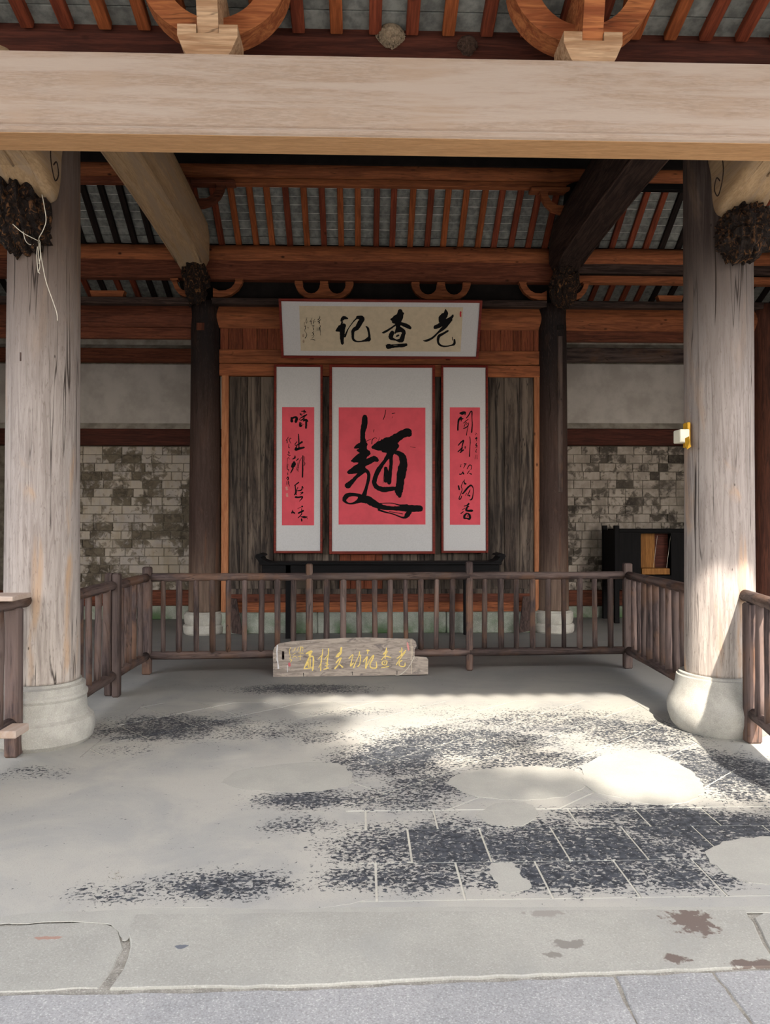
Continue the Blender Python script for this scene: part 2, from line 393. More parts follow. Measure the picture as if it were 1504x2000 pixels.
# ================================================================== SETTING: floor
fl = empty('floor', (0, 5, 0), kind='structure')
MB().box((-6.6, 2.965, -.12), (7.2, 12.6, -.004)).build('mortar_bed', M['joint'], fl)
XL, XR, YA, YB = -1.80, 2.28, 4.02, 6.45
def sheet(name, a, b, mat, z=0.): return MB().box((a[0], a[1], -.0035), (b[0], b[1], z)).build(name, mat, fl)
sheet('cement_layer', (-6.6, 2.975), (XL, 12.6), M['floor']); sheet('cement_layer', (XR, 2.975), (7.2, 12.6), M['floor'])
sheet('cement_layer', (XL, YB), (XR, 12.6), M['floor']); sheet('cement_layer', (XL, 2.975), (XR, 3.055), M['floor'])
# straight border rows
G = .0052
for (y0, y1, off, wd) in ((3.06, 3.40, .10, .352), (3.40, 3.77, -.09, .352), (3.77, 4.01, .06, .352)):
    x = XL + off - wd
    while x < XR:
        a, b = max(x, XL), min(x + wd, XR); x += wd
        if b - a > .05: MB().box((a + G, y0 + G, -.0035), (b - G, y1 - G, R.uniform(-.0006, .0006))).build('floor_tile', M['floor'], fl)
# diagonal field, clipped to its border
def clip(poly, ax, lim, keep_less):
    out = []
    for i in range(len(poly)):
        a, b = poly[i], poly[(i+1) % len(poly)]
        ia = (a[ax] <= lim) == keep_less; ib = (b[ax] <= lim) == keep_less
        if ia: out.append(a)
        if ia != ib:
            k = (lim - a[ax]) / (b[ax] - a[ax]); out.append((a[0] + (b[0]-a[0])*k, a[1] + (b[1]-a[1])*k))
    return out
TS = .40; u = (math.cos(math.radians(43)), math.sin(math.radians(43))); v = (-u[1], u[0]); o0 = fxy(752, 1550)
for i in range(-14, 15):
    for j in range(-14, 15):
        q = [((i + a) * TS, (j + b) * TS) for a, b in ((0,0),(1,0),(1,1),(0,1))]
        g = G; q = [(q[0][0]+g, q[0][1]+g), (q[1][0]-g, q[1][1]+g), (q[2][0]-g, q[2][1]-g), (q[3][0]+g, q[3][1]-g)]
        p = [(o0[0] + a*u[0] + b*v[0], o0[1] + a*u[1] + b*v[1]) for a, b in q]
        for ax, lim, kl in ((0, XL+.004, False), (0, XR-.004, True), (1, YA, False), (1, YB-.004, True)):
            if p: p = clip(p, ax, lim, kl)
        if len(p) >= 3:
            ar = abs(sum(p[k][0]*p[(k+1)%len(p)][1] - p[(k+1)%len(p)][0]*p[k][1] for k in range(len(p)))) / 2
            if ar > .004:
                zt = R.uniform(-.0006, .0006)
                MB().prism([(a, b, -.0035) for a, b in p], (0, 0, .0035 + zt)).build('floor_tile', M['floor'], fl)
# cement repair patches
def patch(pts, z, name='cement_patch', mat='cement', n=5, jit=.012):
    P_ = [F(a, b) for a, b in pts]; P_.append(P_[0]); q = smooth_pts([(p.x, p.y) for p in P_], n)[:-1]
    q = [(a + R.uniform(-jit, jit), b + R.uniform(-jit, jit)) for a, b in q]
    return MB().prism([(a, b, -.002) for a, b in q], (0, 0, .002 + z)).build(name, M[mat], fl)
patch([(428,1530),(470,1505),(560,1492),(650,1490),(682,1505),(678,1535),(600,1547),(500,1545)], .0022)
patch([(868,1530),(905,1508),(980,1500),(1060,1498),(1135,1510),(1140,1535),(1100,1556),(1010,1562),(930,1556)], .0022)
patch([(1136,1500),(1180,1474),(1250,1470),(1300,1478),(1345,1505),(1372,1532),(1362,1558),(1290,1572),(1230,1562),(1160,1545),(1138,1525)], .0034)
patch([(932,1588),(975,1568),(1030,1570),(1050,1588),(1030,1610),(985,1615),(945,1606)], .0022)
patch([(1376,1662),(1430,1642),(1504,1635),(1600,1650),(1600,1720),(1504,1728),(1440,1716),(1395,1690)], .0022)
patch([(950,1690),(1000,1686),(1012,1700),(1035,1736),(985,1742),(965,1715)], .0018)
patch([(-300,1492),(140,1482),(280,1446),(420,1415),(560,1408),(690,1404),(735,1440),(690,1520),(676,1600),(690,1690),(690,1768),(300,1772),(-300,1778)], .0014, name='cement_layer', mat='floor')
# kerb slabs
def slab(pts, mat, z, name='kerb_slab'):
    pts = [F(*p) for p in pts]; q = []
    for k in range(len(pts)):
        a, b = pts[k], pts[(k+1) % len(pts)]; n = max(2, int((b-a).length/.07))
        for i in range(n):
            c = a.lerp(b, i/n); q.append((c.x + R.uniform(-.005,.005), c.y + R.uniform(-.005,.005)))
    m = MB().prism([(a, b, -.1) for a, b in q], (0, 0, .1 + z - .008))
    c = Vector((sum(a for a, _ in q)/len(q), sum(b for _, b in q)/len(q)))
    inner = [tuple(Vector(p) + (c - Vector(p)).normalized()*.005) for p in q]
    N = len(q)
    m = MB(); vs = [(a,b,-.1) for a,b in q] + [(a,b,z-.004) for a,b in q] + [(a,b,z) for a,b in inner]
    fs = [list(range(N))[::-1], [2*N+i for i in range(N)]] + [(i,(i+1)%N,N+(i+1)%N,N+i) for i in range(N)] + [(N+i,N+(i+1)%N,2*N+(i+1)%N,2*N+i) for i in range(N)]
    m.add(vs, fs); return m.build(name, M[mat], fl)
MB().box((-3.2, 1.0, -.11), (3.2, 2.98, -.007)).build('mortar_bed', M['rubble'], fl)
slab([(-500,1826),(0,1808),(120,1800),(205,1802),(232,1812),(240,1850),(222,1885),(196,1926),(0,1936),(-500,1950)], 'slab', -.003)
slab([(262,1788),(600,1783),(1100,1778),(1455,1778),(1468,1800),(1504,1868),(1530,1886),(1100,1902),(600,1924),(214,1930),(243,1890),(256,1850),(250,1822)], 'slab', .003)
slab([(1472,1790),(1504,1775),(1900,1770),(1900,1872),(1545,1884),(1510,1862)], 'slab', -.002)
slab([(-600,1956),(0,1942),(560,1932),(1199,1905),(1219,1950),(1248,2010),(1289,2090),(-800,2160)], 'slab2', -.003)
slab([(1206,1905),(1387,1896),(1412,1925),(1455,1985),(1526,2085),(1296,2090),(1256,2010),(1226,1950)], 'slab2', -.002)
slab([(1392,1896),(1900,1878),(2000,2060),(1532,2085),(1462,1985),(1418,1925)], 'slab2', -.0035)
patch([(-20,1796),(60,1784),(200,1780),(330,1786),(262,1826),(240,1836),(215,1806),(120,1800),(40,1804)], .0015, mat='cement', jit=.004)
patch([(-200,1786),(300,1774),(800,1772),(1300,1772),(1700,1768),(1700,1776),(1300,1786),(800,1790),(330,1792)], .0012, mat='cement', jit=.004)
# loose mortar lump on the floor
nb = MB()
for k in range(26):
    a = F(225 + R.gauss(0, 11), 1712 + R.gauss(0, 5)); r = R.uniform(.003, .008)
    nb.add([a + Vector((R.uniform(-r,r), R.uniform(-r,r), q)) for q in (0,0,0,r)], [(0,1,2),(0,1,3),(1,2,3),(0,2,3)])
tag(nb.build('mortar_crumbs', M['rubble'], fl), kind='stuff')
# courtyard behind the camera
cy = MB().box((-14, -16, -.35), (14, 1.0, -.16)).build('ground', M['ground']); tag(cy, kind='structure')
cw = MB().box((-14, -16.4, -.35), (14, -16, 3.4)).build('wall_courtyard', M['plaster_out']); tag(cw, kind='structure')

# ================================================================== SETTING: back wall of the hall
YW = 12.1
wb = empty('wall_back', (0, YW + .2, 0), kind='structure')
MB().box((-6.4, YW + .01, 0), (7.0, YW + .35, 5.4)).build('wall_core', M['mortar'], wb)
zL = lambda y: P(260, y, YW).z
zR = lambda y: P(1225, y, YW).z
for (side, x0, x1, zf, bm_) in (('l', -6.4, -1.9, zL, 'brick_l'), ('r', 2.3, 7.0, zR, 'brick_r')):
    zt, zb = zf(872), zf(1153)
    rows = 17; rh = (zt - zb) / rows; bl = .30 if side == 'l' else .27
    vx0, vx1 = (P(140, 1000, YW).x, P(440, 1000, YW).x) if side == 'l' else (P(1040, 1000, YW).x, P(1345, 1000, YW).x)
    for r_ in range(rows):
        x = vx0 - .3 + (bl * .5 if r_ % 2 else 0) + R.uniform(-.03, .03)
        while x < vx1 + .1:
            L = bl * R.choice((1, 1, 1, .55, 1.05)); pr = R.uniform(.003, .012)
            z0 = zb + r_ * rh
            MB().bbox((x + .004, YW - pr, z0 + .004), (x + L - .004, YW + .04, z0 + rh - .004), .005).build('brick', M[bm_], wb)
            x += L
    # upper limewashed zones and the wall's tie beams
    MB().box((x0, YW - .015, zf(838)), (x1, YW + .02, zf(712))).build('limewash_panel', M['plaster'], wb)
    MB().box((x0, YW - .015, zf(682)), (x1, YW + .02, 5.2)).build('limewash_panel', M['daub'], wb)
    q = MB(); q.add([(x0, YW-.1, zf(683)), (x1, YW-.1, zf(683)), (x1, YW, zf(672)), (x0, YW, zf(672))], [(0,1,2,3)])
    q.add([(x0, YW-.1, zf(840)), (x1, YW-.1, zf(840)), (x1, YW-.01, zf(826)), (x0, YW-.01, zf(826))], [(0,1,2,3)]); q.build('plaster_fillet', M['daub'], wb)
    MB().bbox((x0, YW - .12, zf(709)), (x1, YW + .02, zf(683)), .01).build('tie_beam', M['redx'] if side == 'l' else M['railx'], wb)
    MB().bbox((x0, YW - .12, zf(871)), (x1, YW + .02, zf(839)), .01).build('tie_beam', M['eave'], wb)
    MB().bbox((x0, YW - .08, zf(1182)), (x1, YW + .02, zf(1152)), .008).build('ground_beam', M['redx'], wb)
    x = x0
    while x < x1:
        L = R.uniform(.7, 1.0); MB().bbox((x, YW - .12, 0), (min(x + L, x1) - .006, YW + .02, zf(1182) - .002), .008).build('footing_stone', M['sill'], wb); x += L
wl = MB().box((-6.6, 5.4, 0), (-6.4, 12.45, 5.4)).build('wall_left', M['daub']); tag(wl, kind='structure')
wr = MB().box((7.0, 5.4, 0), (7.2, 12.45, 5.4)).build('wall_right', M['daub']); tag(wr, kind='structure')

# ================================================================== SETTING: roofs
zAc0 = (P(752, 350, 9.7).z + P(752, 318, 9.6).z)/2 + .03
SL = .677; YP, ZP = 10.5, 5.225           # rafters pass over the wall-plate purlin here
def zr(y): return ZP + SL * (YP - y) if y <= YP else ZP - .45 * (y - YP)
RIDGE = 7.7
ce = empty('ceiling', (0, 8, 5), kind='structure')
core = MB()
def slopebox(m, x0, x1, ya, za, yb, zb, th):
    m.add([(x0,ya,za),(x1,ya,za),(x1,yb,zb),(x0,yb,zb),(x0,ya,za+th),(x1,ya,za+th),(x1,yb,zb+th),(x0,yb,zb+th)],
          [(0,1,2,3),(4,5,6,7),(0,1,5,4),(1,2,6,5),(2,3,7,6),(3,0,4,7)])
OFF = .105
slopebox(core, -6.7, 7.3, 9.5, zr(9.5)+OFF, YP, zr(YP)+OFF, .08)
slopebox(core, -6.7, 7.3, YP, zr(YP)+OFF, 12.6, zr(12.6)+OFF, .08)
core.build('lime_bed', M['lime'], ce)
core2 = MB(); slopebox(core2, -6.7, 7.3, RIDGE, zr(RIDGE)+OFF, 9.5, zr(9.5)+OFF, .08); core2.box((-6.4, 9.28, 5.85), (7., 9.32, 6.20)); slopebox(core2, -6.7, 7.3, 10.40, zr(10.40)+OFF-.004, 10.56, zr(10.56)+OFF-.004, .08); slopebox(core2, -6.7, 7.3, 4.95, 5.55, RIDGE, zr(RIDGE)+OFF, .08)  # dark slopes and strips put the roof's shade into the colour
core2.box((-6.7, 4.93, 4.45), (7.3, 4.98, 5.6)); core2.box((-6.7, 5.0, 5.3), (-6.45, 12.5, 7.5)); core2.box((7.05, 5.0, 5.3), (7.3, 12.5, 7.5))
core2.build('roof_shade_boarding', M['dark'], ce)
SP = .2335; ang = math.atan(SL)
def rafter_mesh(L, wd=.078, th=.07):
    return MB().bbox((0, -wd/2, 0), (L, wd/2, th), .006)
def mkr(mat, L):
    me = rafter_mesh(L).build('rafter', mat, None, origin=(0,0,0)); d = me.data; bpy.data.objects.remove(me); return d
YR0 = 9.50; Lup = math.hypot(YP+.1-YR0, (YP+.1-YR0)*SL); dz = {k: mkr(M['raft_'+k], Lup) for k in 'abc'}
Llo = math.hypot(1.7, 1.7*.45); dl = {k: mkr(M['raft_'+k], Llo) for k in 'abc'}
def put(name, data, loc, rot, parent, **kw):
    o = bpy.data.objects.new(name, data); o.location = Vector(loc) - wloc(parent); o.rotation_euler = rot; link(o, parent); return tag(o, **kw)
x0r = P(700, 420, 10.1).x
kmin, kmax = -30, 30
for k in range(kmin, kmax):
    x = x0r + k * SP + R.uniform(-.008, .008)
    if x < -6.2 or x > 6.8: continue
    inner = -2.3 < x < 2.75
    c = R.choice('abbbba') if inner else (R.choice('cccb') if x > 0 else 'c')
    # local +X runs down the slope (towards +Y)
    put('rafter', dz[c], (x, YR0, zr(YR0) + .03), (0, ang, math.pi/2), ce)
    put('rafter', dl[R.choice('bcc')], (x, YP + .02, zr(YP) + .03), (0, math.atan(.45), math.pi/2), ce)
# brick tiles seen between the rafters
tm = MB().bbox((0, -.113, 0), (.1105, .113, .012), .002).build('tile', M['rtile'], None, origin=(0,0,0)); tmd = tm.data; bpy.data.objects.remove(tm)
dn = Vector((0, math.cos(ang), -math.sin(ang)))
for k in range(kmin, kmax):
    x = x0r + (k + .5) * SP
    if x < -4.35 or x > 4.8: continue
    for j in range(8):
        s_ = .1205 * j + R.uniform(-.001, .001)
        p = Vector((x, 10.62, zr(10.62 if False else YP) + .0)) if False else Vector((x, 9.72, zr(9.72) + OFF - .004)) + dn * s_
        put('ceiling_tile', tmd, p + Vector((0, 0, -.010)), (0, ang, math.pi/2), ce)
lowt = MB()
for k in range(kmin, kmax):
    x = x0r + (k + .5) * SP
    if -6.3 < x < 6.9 and (x < -4.35 or x > 4.8):
        for j in range(8):
            y = 9.52 + j*.115; slopebox(lowt, x-.112, x+.112, y, zr(y)+OFF-.016, y+.109, zr(y+.109)+OFF-.016, .012)
    if (x < -2.4 or x > 2.8) and -6.1 < x < 6.7:
        for j in range(11):
            y = YP + .05 + j*.13; slopebox(lowt, x-.112, x+.112, y, zr(y)+OFF-.02, y+.124, zr(y+.124)+OFF-.02, .015)
tag(lowt.build('ceiling_tiles_low', M['rtile'], ce), kind='stuff')
# porch roof
PS = .28; cp = empty('ceiling', (0, 2, 5), kind='structure')
def zp(y): return 4.505 + PS * (4.88 - y)
q = MB(); slopebox(q, -5.2, 5.6, .05, zp(.05)+.10, 4.95, zp(4.95)+.10, .08); q.build('lime_bed', M['lime'], cp)
ap = math.atan(PS); Lp = math.hypot(4.72, 4.72*PS); dp = {k: mkr(M['raft_'+k], Lp) for k in 'abc'}
xs = [P(px, 60, 4.85).x for px in (65, 141, 214, 288, 365, 440, 511, 583, 658, 732, 806, 873, 945, 1022, 1092, 1160, 1232, 1298, 1370, 1436)]
SPp = (xs[-1] - xs[0]) / (len(xs) - 1)
for x in [xs[0] - SPp*i for i in range(12, 0, -1)] + xs + [xs[-1] + SPp*i for i in range(1, 13)]:
    put('rafter', dp[R.choice('abab') if True else 'a'], (x + R.uniform(-.01,.01), 0.06, zp(.06) + .022), (0, ap, math.pi/2), cp)
tm = MB().bbox((0, -.115, 0), (.150, .115, .02), .003).build('tile', M['rtile'], None, origin=(0,0,0)); tmd2 = tm.data; bpy.data.objects.remove(tm)
dn = Vector((0, math.cos(ap), -math.sin(ap)))
for i in range(-1, len(xs)):
    x = xs[0] + (i + .5) * SPp
    for j in range(5):
        put('ceiling_tile', tmd2, Vector((x, 4.07, zp(4.07) + .076)) + dn * (.158*j), (0, ap, math.pi/2), cp)

hi = MB()
for i in list(range(-13, -1)) + list(range(len(xs), len(xs)+12)):
    x = xs[0] + (i + .5) * SPp
    for j in range(31):
        y = .1 + j*.152; slopebox(hi, x-.112, x+.112, y, zp(y)+.078, y+.146, zp(y+.146)+.078, .015)
for i in range(-1, len(xs)):
    x = xs[0] + (i + .5) * SPp
    for j in range(26):
        y = .1 + j*.152; slopebox(hi, x-.112, x+.112, y, zp(y)+.078, y+.146, zp(y+.146)+.078, .015)
tag(hi.build('ceiling_tiles_porch', M['rtile'], cp), kind='stuff')

# ================================================================== BEAMS
def thing(o, label, cat, group=None): return tag(o, label, cat, group)
# front lintel
YL = 4.20
lt = P(752, 112, YL).z; lb = P(752, 267, YL).z
o = empty('lintel_beam', (0, YL + .13, lb), 'broad pale planed lintel beam spanning the whole front of the porch', 'beam')
m = MB()
prof = [(0, lt), (.215, lt), (.215, lb), (.012, lb), (0, lb + .008), (-.006, lb + .018), (-.006, lb + .030), (0, lb + .038), (.006, lb+.042), (0, lb + .05)]
m.prism([(-3.9, YL + a, b) for a, b in prof], (8.3, 0, 0)); m.build('beam_body', M['newx'], o)
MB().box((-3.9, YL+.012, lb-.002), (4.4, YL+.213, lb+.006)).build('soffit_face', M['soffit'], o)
MB().tube([(-3.9, YL-.002, lb+.030), (4.4, YL-.002, lb+.030)], .008, 8).build('edge_bead', M['newx'], o)
# purlins and boards, three bays each
def logx(name, x0, x1, Y, zc, r, mat, label, group=None):
    n = 14; m = MB(); m.tube([(x0 + (x1-x0)*i/n, Y + R.uniform(-.004,.004), zc + R.uniform(-.005,.005)) for i in range(n+1)], [r*(1+R.uniform(-.02,.02)) for _ in range(n+1)], 20)
    return thing(m.build(name, mat, None), label, 'beam', group)
def pz(px, py, Y): return P(px, py, Y).z
XC0, XC1 = -2.13, 2.62
zA0, zA1 = pz(752, 350, 9.7), pz(752, 318, 9.6)
zAc = 5.825
for (x0, x1, mt, lab) in ((-6.4, XC0-.15, 'firx', 'upper round purlin over the left aisle'), (XC0-.15, XC1+.15, 'firx', 'upper round orange purlin over the middle bay'), (XC1+.15, 7.0, 'firx', 'upper round purlin over the right aisle')):
    logx('purlin', x0, x1, 9.46, zAc, .108, M[mt], lab)
for (x0, x1, mt, lab) in ((XC0-.1, XC1+.1, 'firx', 'thin orange strip board under the upper purlin of the middle bay'), (-6.4, XC0-.1, 'redx', 'thin brown board under the upper purlin of the left aisle'), (XC1+.1, 7.0, 'blackx', 'black board under the upper purlin of the right aisle')):
    thing(MB().bbox((x0, 9.41, pz(752, 363, 9.41)), (x1, 9.50, zAc-.10), .008).build('strip_board', M[mt]), lab, 'board')
zBt, zBb = pz(752, 479, 10.4), pz(752, 513, 10.4)
for (x0, x1, mt, lab) in ((-6.4, XC0-.15, 'firx', 'lower round purlin above the left aisle lintel'), (XC0-.15, XC1+.15, 'firx', 'lower round orange purlin above the framed banner'), (XC1+.15, 7.0, 'firx', 'lower round purlin above the right aisle lintel')):
    logx('purlin', x0, x1, 10.5, (zBt+zBb)/2, (zBt-zBb)/2+.01, M[mt], lab)
for (x0, x1, mt, y0, y1, lab) in ((XC0, XC1, 'redx', 513, 548, 'knotty red-brown board between lower purlin and the half-round brackets'), (-6.4, XC0, 'redx', 511, 546, 'grooved red-brown board under the left aisle purlin'), (XC1, 7.0, 'oldx', 512, 530, 'dark old board under the right aisle purlin'), ):
    thing(MB().bbox((x0, 10.42, pz(752, y1, 10.42)), (x1, 10.56, pz(752, y0, 10.42)+.02), .01).build('purlin_board', M[mt]), lab, 'board')
thing(MB().bbox((XC1, 10.40, pz(752, 548, 10.4)), (7.0, 10.52, pz(752, 534, 10.4)), .006).build('purlin_board', M['firx']), 'narrow orange board above the right aisle bracket', 'board')
# cap boards and lintels at the back columns
for (x0, x1, lab) in ((XC0+.1, XC1-.1, 'weathered cap board over the middle bay lintel'), (-6.4, XC0-.1, 'weathered cap board over the left aisle lintel'), (XC1+.1, 7.0, 'weathered cap board over the right aisle lintel')):
    thing(MB().bbox((x0, 10.34, pz(752, 597, 10.34)), (x1, 10.62, pz(752, 584, 10.34)), .006).build('cap_board', M['oldx']), lab, 'board')
for (x0, x1, y1, mt, lab) in ((XC0, XC1, 641, 'firx', 'orange brown lintel log face behind the framed banner'), (-6.4, XC0, 640, 'redx', 'reddish lintel over the left aisle opening'), (XC1, 7.0, 641, 'firx', 'orange lintel with a long crack over the right aisle opening')):
    z0, z1 = pz(752, y1, 10.4), pz(752, 597, 10.4); n = 7
    pts = [(10.46 - .06*math.sin(math.pi*i/n), z0 + (z1-z0)*i/n) for i in range(n+1)] + [(10.6, z1), (10.6, z0)]
    thing(MB().prism([(x0, a, b) for a, b in pts], (x1-x0, 0, 0)).build('lintel_log', M[mt]), lab, 'beam')
for (x0, x1, lab) in ((-6.4, XC0, 'dark red under-board below the left aisle lintel'), (XC1, 7.0, 'dark red under-board below the right aisle lintel')):
    thing(MB().bbox((x0, 10.48, pz(752, 664, 10.48)), (x1, 10.56, pz(752, 640, 10.4)), .006).build('under_board', M['redx']), lab, 'board')
# black sheet painting in the shaded gap between board and cap
thing(MB().box((XC0-.15, 10.62, pz(752, 640, 10.5)), (XC1+.12, 10.66, zBb+.02)).build('gap_shade_sheet', M['dark']), 'black sheet standing in for the shade behind the half-round brackets', 'board')

# porch eave board that the porch rafters rest on
eb = thing(MB().bbox((-5.2, 4.80, 4.10), (5.6, 4.88, 4.622), .008).build('eave_board', M['eave']), 'dark red-brown board behind the lintel under the porch rafter ends', 'board')

# moon beams: rounded beams running from front to back columns
def moon(xc, y0, y1, zb, mat, label, hw=.30, fl_=.175, h=.60, ridge=None):
    m = MB(); N = 18; secs = []
    for i in range(N + 1):
        s_ = i / N; y = y0 + (y1 - y0) * s_
        e = min(1, min(s_, 1 - s_) / .12); q = math.sin(e * math.pi / 2)
        k = .72 + .28 * q; bz = zb + .06 * math.sin(math.pi * s_) - (.10 * (1 - q) if True else 0); H = h * (.86 + .14*q)
        f = fl_ * (.7 + .3*q)
        sec = [(-f, 0), (f, 0), (f + (hw*k - f)*.42, .09), (hw*k, .22), (hw*k, .36), (hw*k*.75, .52), (hw*k*.3, .60), (-hw*k*.3, .60), (-hw*k*.75, .52), (-hw*k, .36), (-hw*k, .22), (-f - (hw*k - f)*.42, .09)]
        secs.append([(xc + a, y, bz + b*H/.6) for a, b in sec])
    n = len(secs[0]); vs = [p for s_ in secs for p in s_]
    fs = [(i*n+k, i*n+(k+1) % n, (i+1)*n+(k+1) % n, (i+1)*n+k) for i in range(N) for k in range(n)]
    m.add(vs, fs, False); m.add(secs[0], [list(range(n))]); m.add(secs[-1], [list(range(n))])
    o = empty('crossbeam', (xc, (y0+y1)/2, zb), label, 'beam'); b = m.build('beam_body', mat, o)
    for p in b.data.polygons: p.use_smooth = abs(p.normal.y) < .5
    b.data.set_sharp_from_angle(angle=math.radians(32))
    if ridge:
        for sx in (-1, 1):
            MB().tube([(secs[i][0 if sx < 0 else 1][0], secs[i][0][1], secs[i][0][2] + .002) for i in range(1, N)], .013, 6).build('edge_bead', ridge, o)
    return o
moon(-2.27, 5.66, 10.34, 4.93, M['beamlight'], 'pale new crossbeam running back from the left front column', ridge=M['beamlight'])
moon(2.76, 5.80, 10.34, 4.93, M['oldy'], 'blackened old crossbeam running back from the right front column', ridge=M['oldy'])
for (x, mt, lab) in ((-2.25, 'redz', 'short brown post standing on the pale left crossbeam'), (2.70, 'blackz', 'short black post standing on the blackened right crossbeam')):
    m = MB(); m.lathe((x, 9.46, 5.42), [(.17,0),(.19,.05),(.18,.14),(.17,.26)], 20); thing(m.build('king_post', M[mt]), lab, 'post')
# carved nose beams between lintel and front columns
def nose(xc, ye, label, sx):
    m = MB(); y0 = YL + .215; zb = P(752, 300, YL+.25).z + .03
    prof = [(y0, zb+.10), (y0+.25, zb+.085), (y0+.42, zb+.05), (ye-.14, zb-.02), (ye-.03, zb-.07), (ye+.04, zb-.05), (ye+.10, zb+.06), (ye+.12, zb+.25), (ye+.10, zb+.50), (y0, zb+.55)]
    sp = [(a, b) for a, b in prof]; w = .15; n = len(sp)
    c0 = [(xc - w + (.035 if 1 else 0), a, b) for a, b in sp]
    m.prism([(xc - w*.62, a, b) for a, b in sp], (w*1.24, 0, 0))
    o = empty('nose_beam', (xc, (y0+ye)/2, zb), label, 'beam')
    # bulging cheeks
    for s_ in (-1, 1):
        q = MB(); cy_, cz_ = (y0+ye)/2 + .04, zb + .26; vs = []; K = [1.0, .96, .85]; D = [.62, .9, 1.05]
        ring = [(a if a > y0 else y0, b) for a, b in smooth_pts(sp + [sp[0]], 4)[:-1]]
        for kk, dd in zip(K, D):
            vs += [(xc + s_*w*dd, cy_ + (a-cy_)*kk, cz_ + (b-cz_)*kk) for a, b in ring]
        L = len(ring); fs = [(j*L+i, j*L+(i+1) % L, (j+1)*L+(i+1) % L, (j+1)*L+i) for j in range(2) for i in range(L)] + [[2*L+i for i in range(L)]]
        q.add(vs, fs, True); q.build('carved_cheek', M['beamlight'], o)
        # carved scroll line
        sc = [(ye-.02, zb+.46), (ye-.10, zb+.34), (ye-.13, zb+.18), (ye-.06, zb+.06), (ye+.0, zb+.12), (ye-.03, zb+.19), (ye-.08, zb+.15)]
        MB().tube([(xc + s_*w*1.06, a, b) for a, b in smooth_pts(sc, 5)], .0045, 5).build('carved_scroll', M['oldx'], o)
    m.build('beam_core', M['beamlight'], o)
    MB().tube([(xc - sx*w*.05, y0 + .02, zb+.10), (xc - sx*w*.05, y0+.25, zb+.08), (xc - sx*w*.05, y0+.42, zb+.045)], .007, 6).build('edge_bead', M['beamlight'], o)
    return o
nose(-2.17, 5.12, 'pale carved beam end at the top of the left front column', 1)
nose(2.60, 5.22, 'pale carved beam end at the top of the right front column', -1)
# gnarled charred corbels
def corbel(c, r, label, seed, n=34, amp=.36, tilt=0., tail=0.):
    rr = random.Random(seed); ph = [(rr.uniform(5, 16), rr.uniform(5, 16), rr.uniform(0, 6), rr.uniform(0, 6)) for _ in range(8)]
    vs = []; fs = []; N = n*2
    for i in range(n + 1):
        th = math.pi * i / n
        for k in range(N):
            a = 2*math.pi*k/N; d = Vector((math.sin(th)*math.cos(a), math.sin(th)*math.sin(a), math.cos(th)))
            q = 0
            for (f1, f2, p1, p2) in ph: q += abs(math.sin(f1*d.x + p1 + 2*d.z) * math.sin(f2*d.z + p2 + 3*d.y))
            s_ = 1.06 - amp + amp * (q / 8 * 2.7)
            v_ = Vector((d.x*r[0], d.y*r[1], d.z*r[2])) * s_
            v_.y += v_.z * tilt
            vs.append(Vector(c) + v_)
    for i in range(n):
        for k in range(N): fs.append((i*N+k, i*N+(k+1) % N, (i+1)*N+(k+1) % N, (i+1)*N+k))
    m = MB(); m.add(vs, fs, False)
    return thing(m.build('corbel', M['char']), label, 'corbel')
corbel((-2.24, 5.09, 3.49), (.165, .15, .205), 'charred gnarled root corbel at the top of the left front column', 3, tilt=-.3)
corbel((2.64, 5.20, 3.50), (.175, .15, .17), 'charred gnarled root corbel at the top of the right front column', 5, tilt=-.2)
corbel((-2.22, 10.24, 4.70), (.15, .13, .27), 'black root corbel under the pale crossbeam at the left back column', 8, tilt=-.25, n=18)
corbel((2.72, 10.24, 4.68), (.17, .13, .28), 'black root corbel under the dark crossbeam at the right back column', 9, tilt=-.25, n=18)

# arches and blocks over the lintel
def arc_plate(name, xc, zc, Y0, Y1, R0, R1, a0, a1, mat, parent, n=26, taper=0.):
    m = MB(); pts = []
    for i in range(n+1):
        a = math.radians(a0 + (a1-a0)*i/n); pts.append((xc + R1*math.cos(a), Y0, zc + R1*math.sin(a)*.92))
    for i in range(n, -1, -1):
        a = math.radians(a0 + (a1-a0)*i/n); pts.append((xc + R0*math.cos(a), Y0, zc + R0*math.sin(a)))
    vs = [Vector(p) for p in pts] + [Vector((p[0], Y1, p[2])) for p in pts]; K = len(pts)
    fs = [(i, (i+1) % K, K+(i+1) % K, K+i) for i in range(K)]
    for i in range(n):
        j = K-1-i; fs.append((i, i+1, j-1, j)); fs.append((K+i, K+i+1, K+j-1, K+j))
    m.add(vs, fs); o = m.build(name, mat, parent); o.data.set_sharp_from_angle(angle=math.radians(35))
    for p in o.data.polygons: p.use_smooth = abs(p.normal.y) < .5
    return o
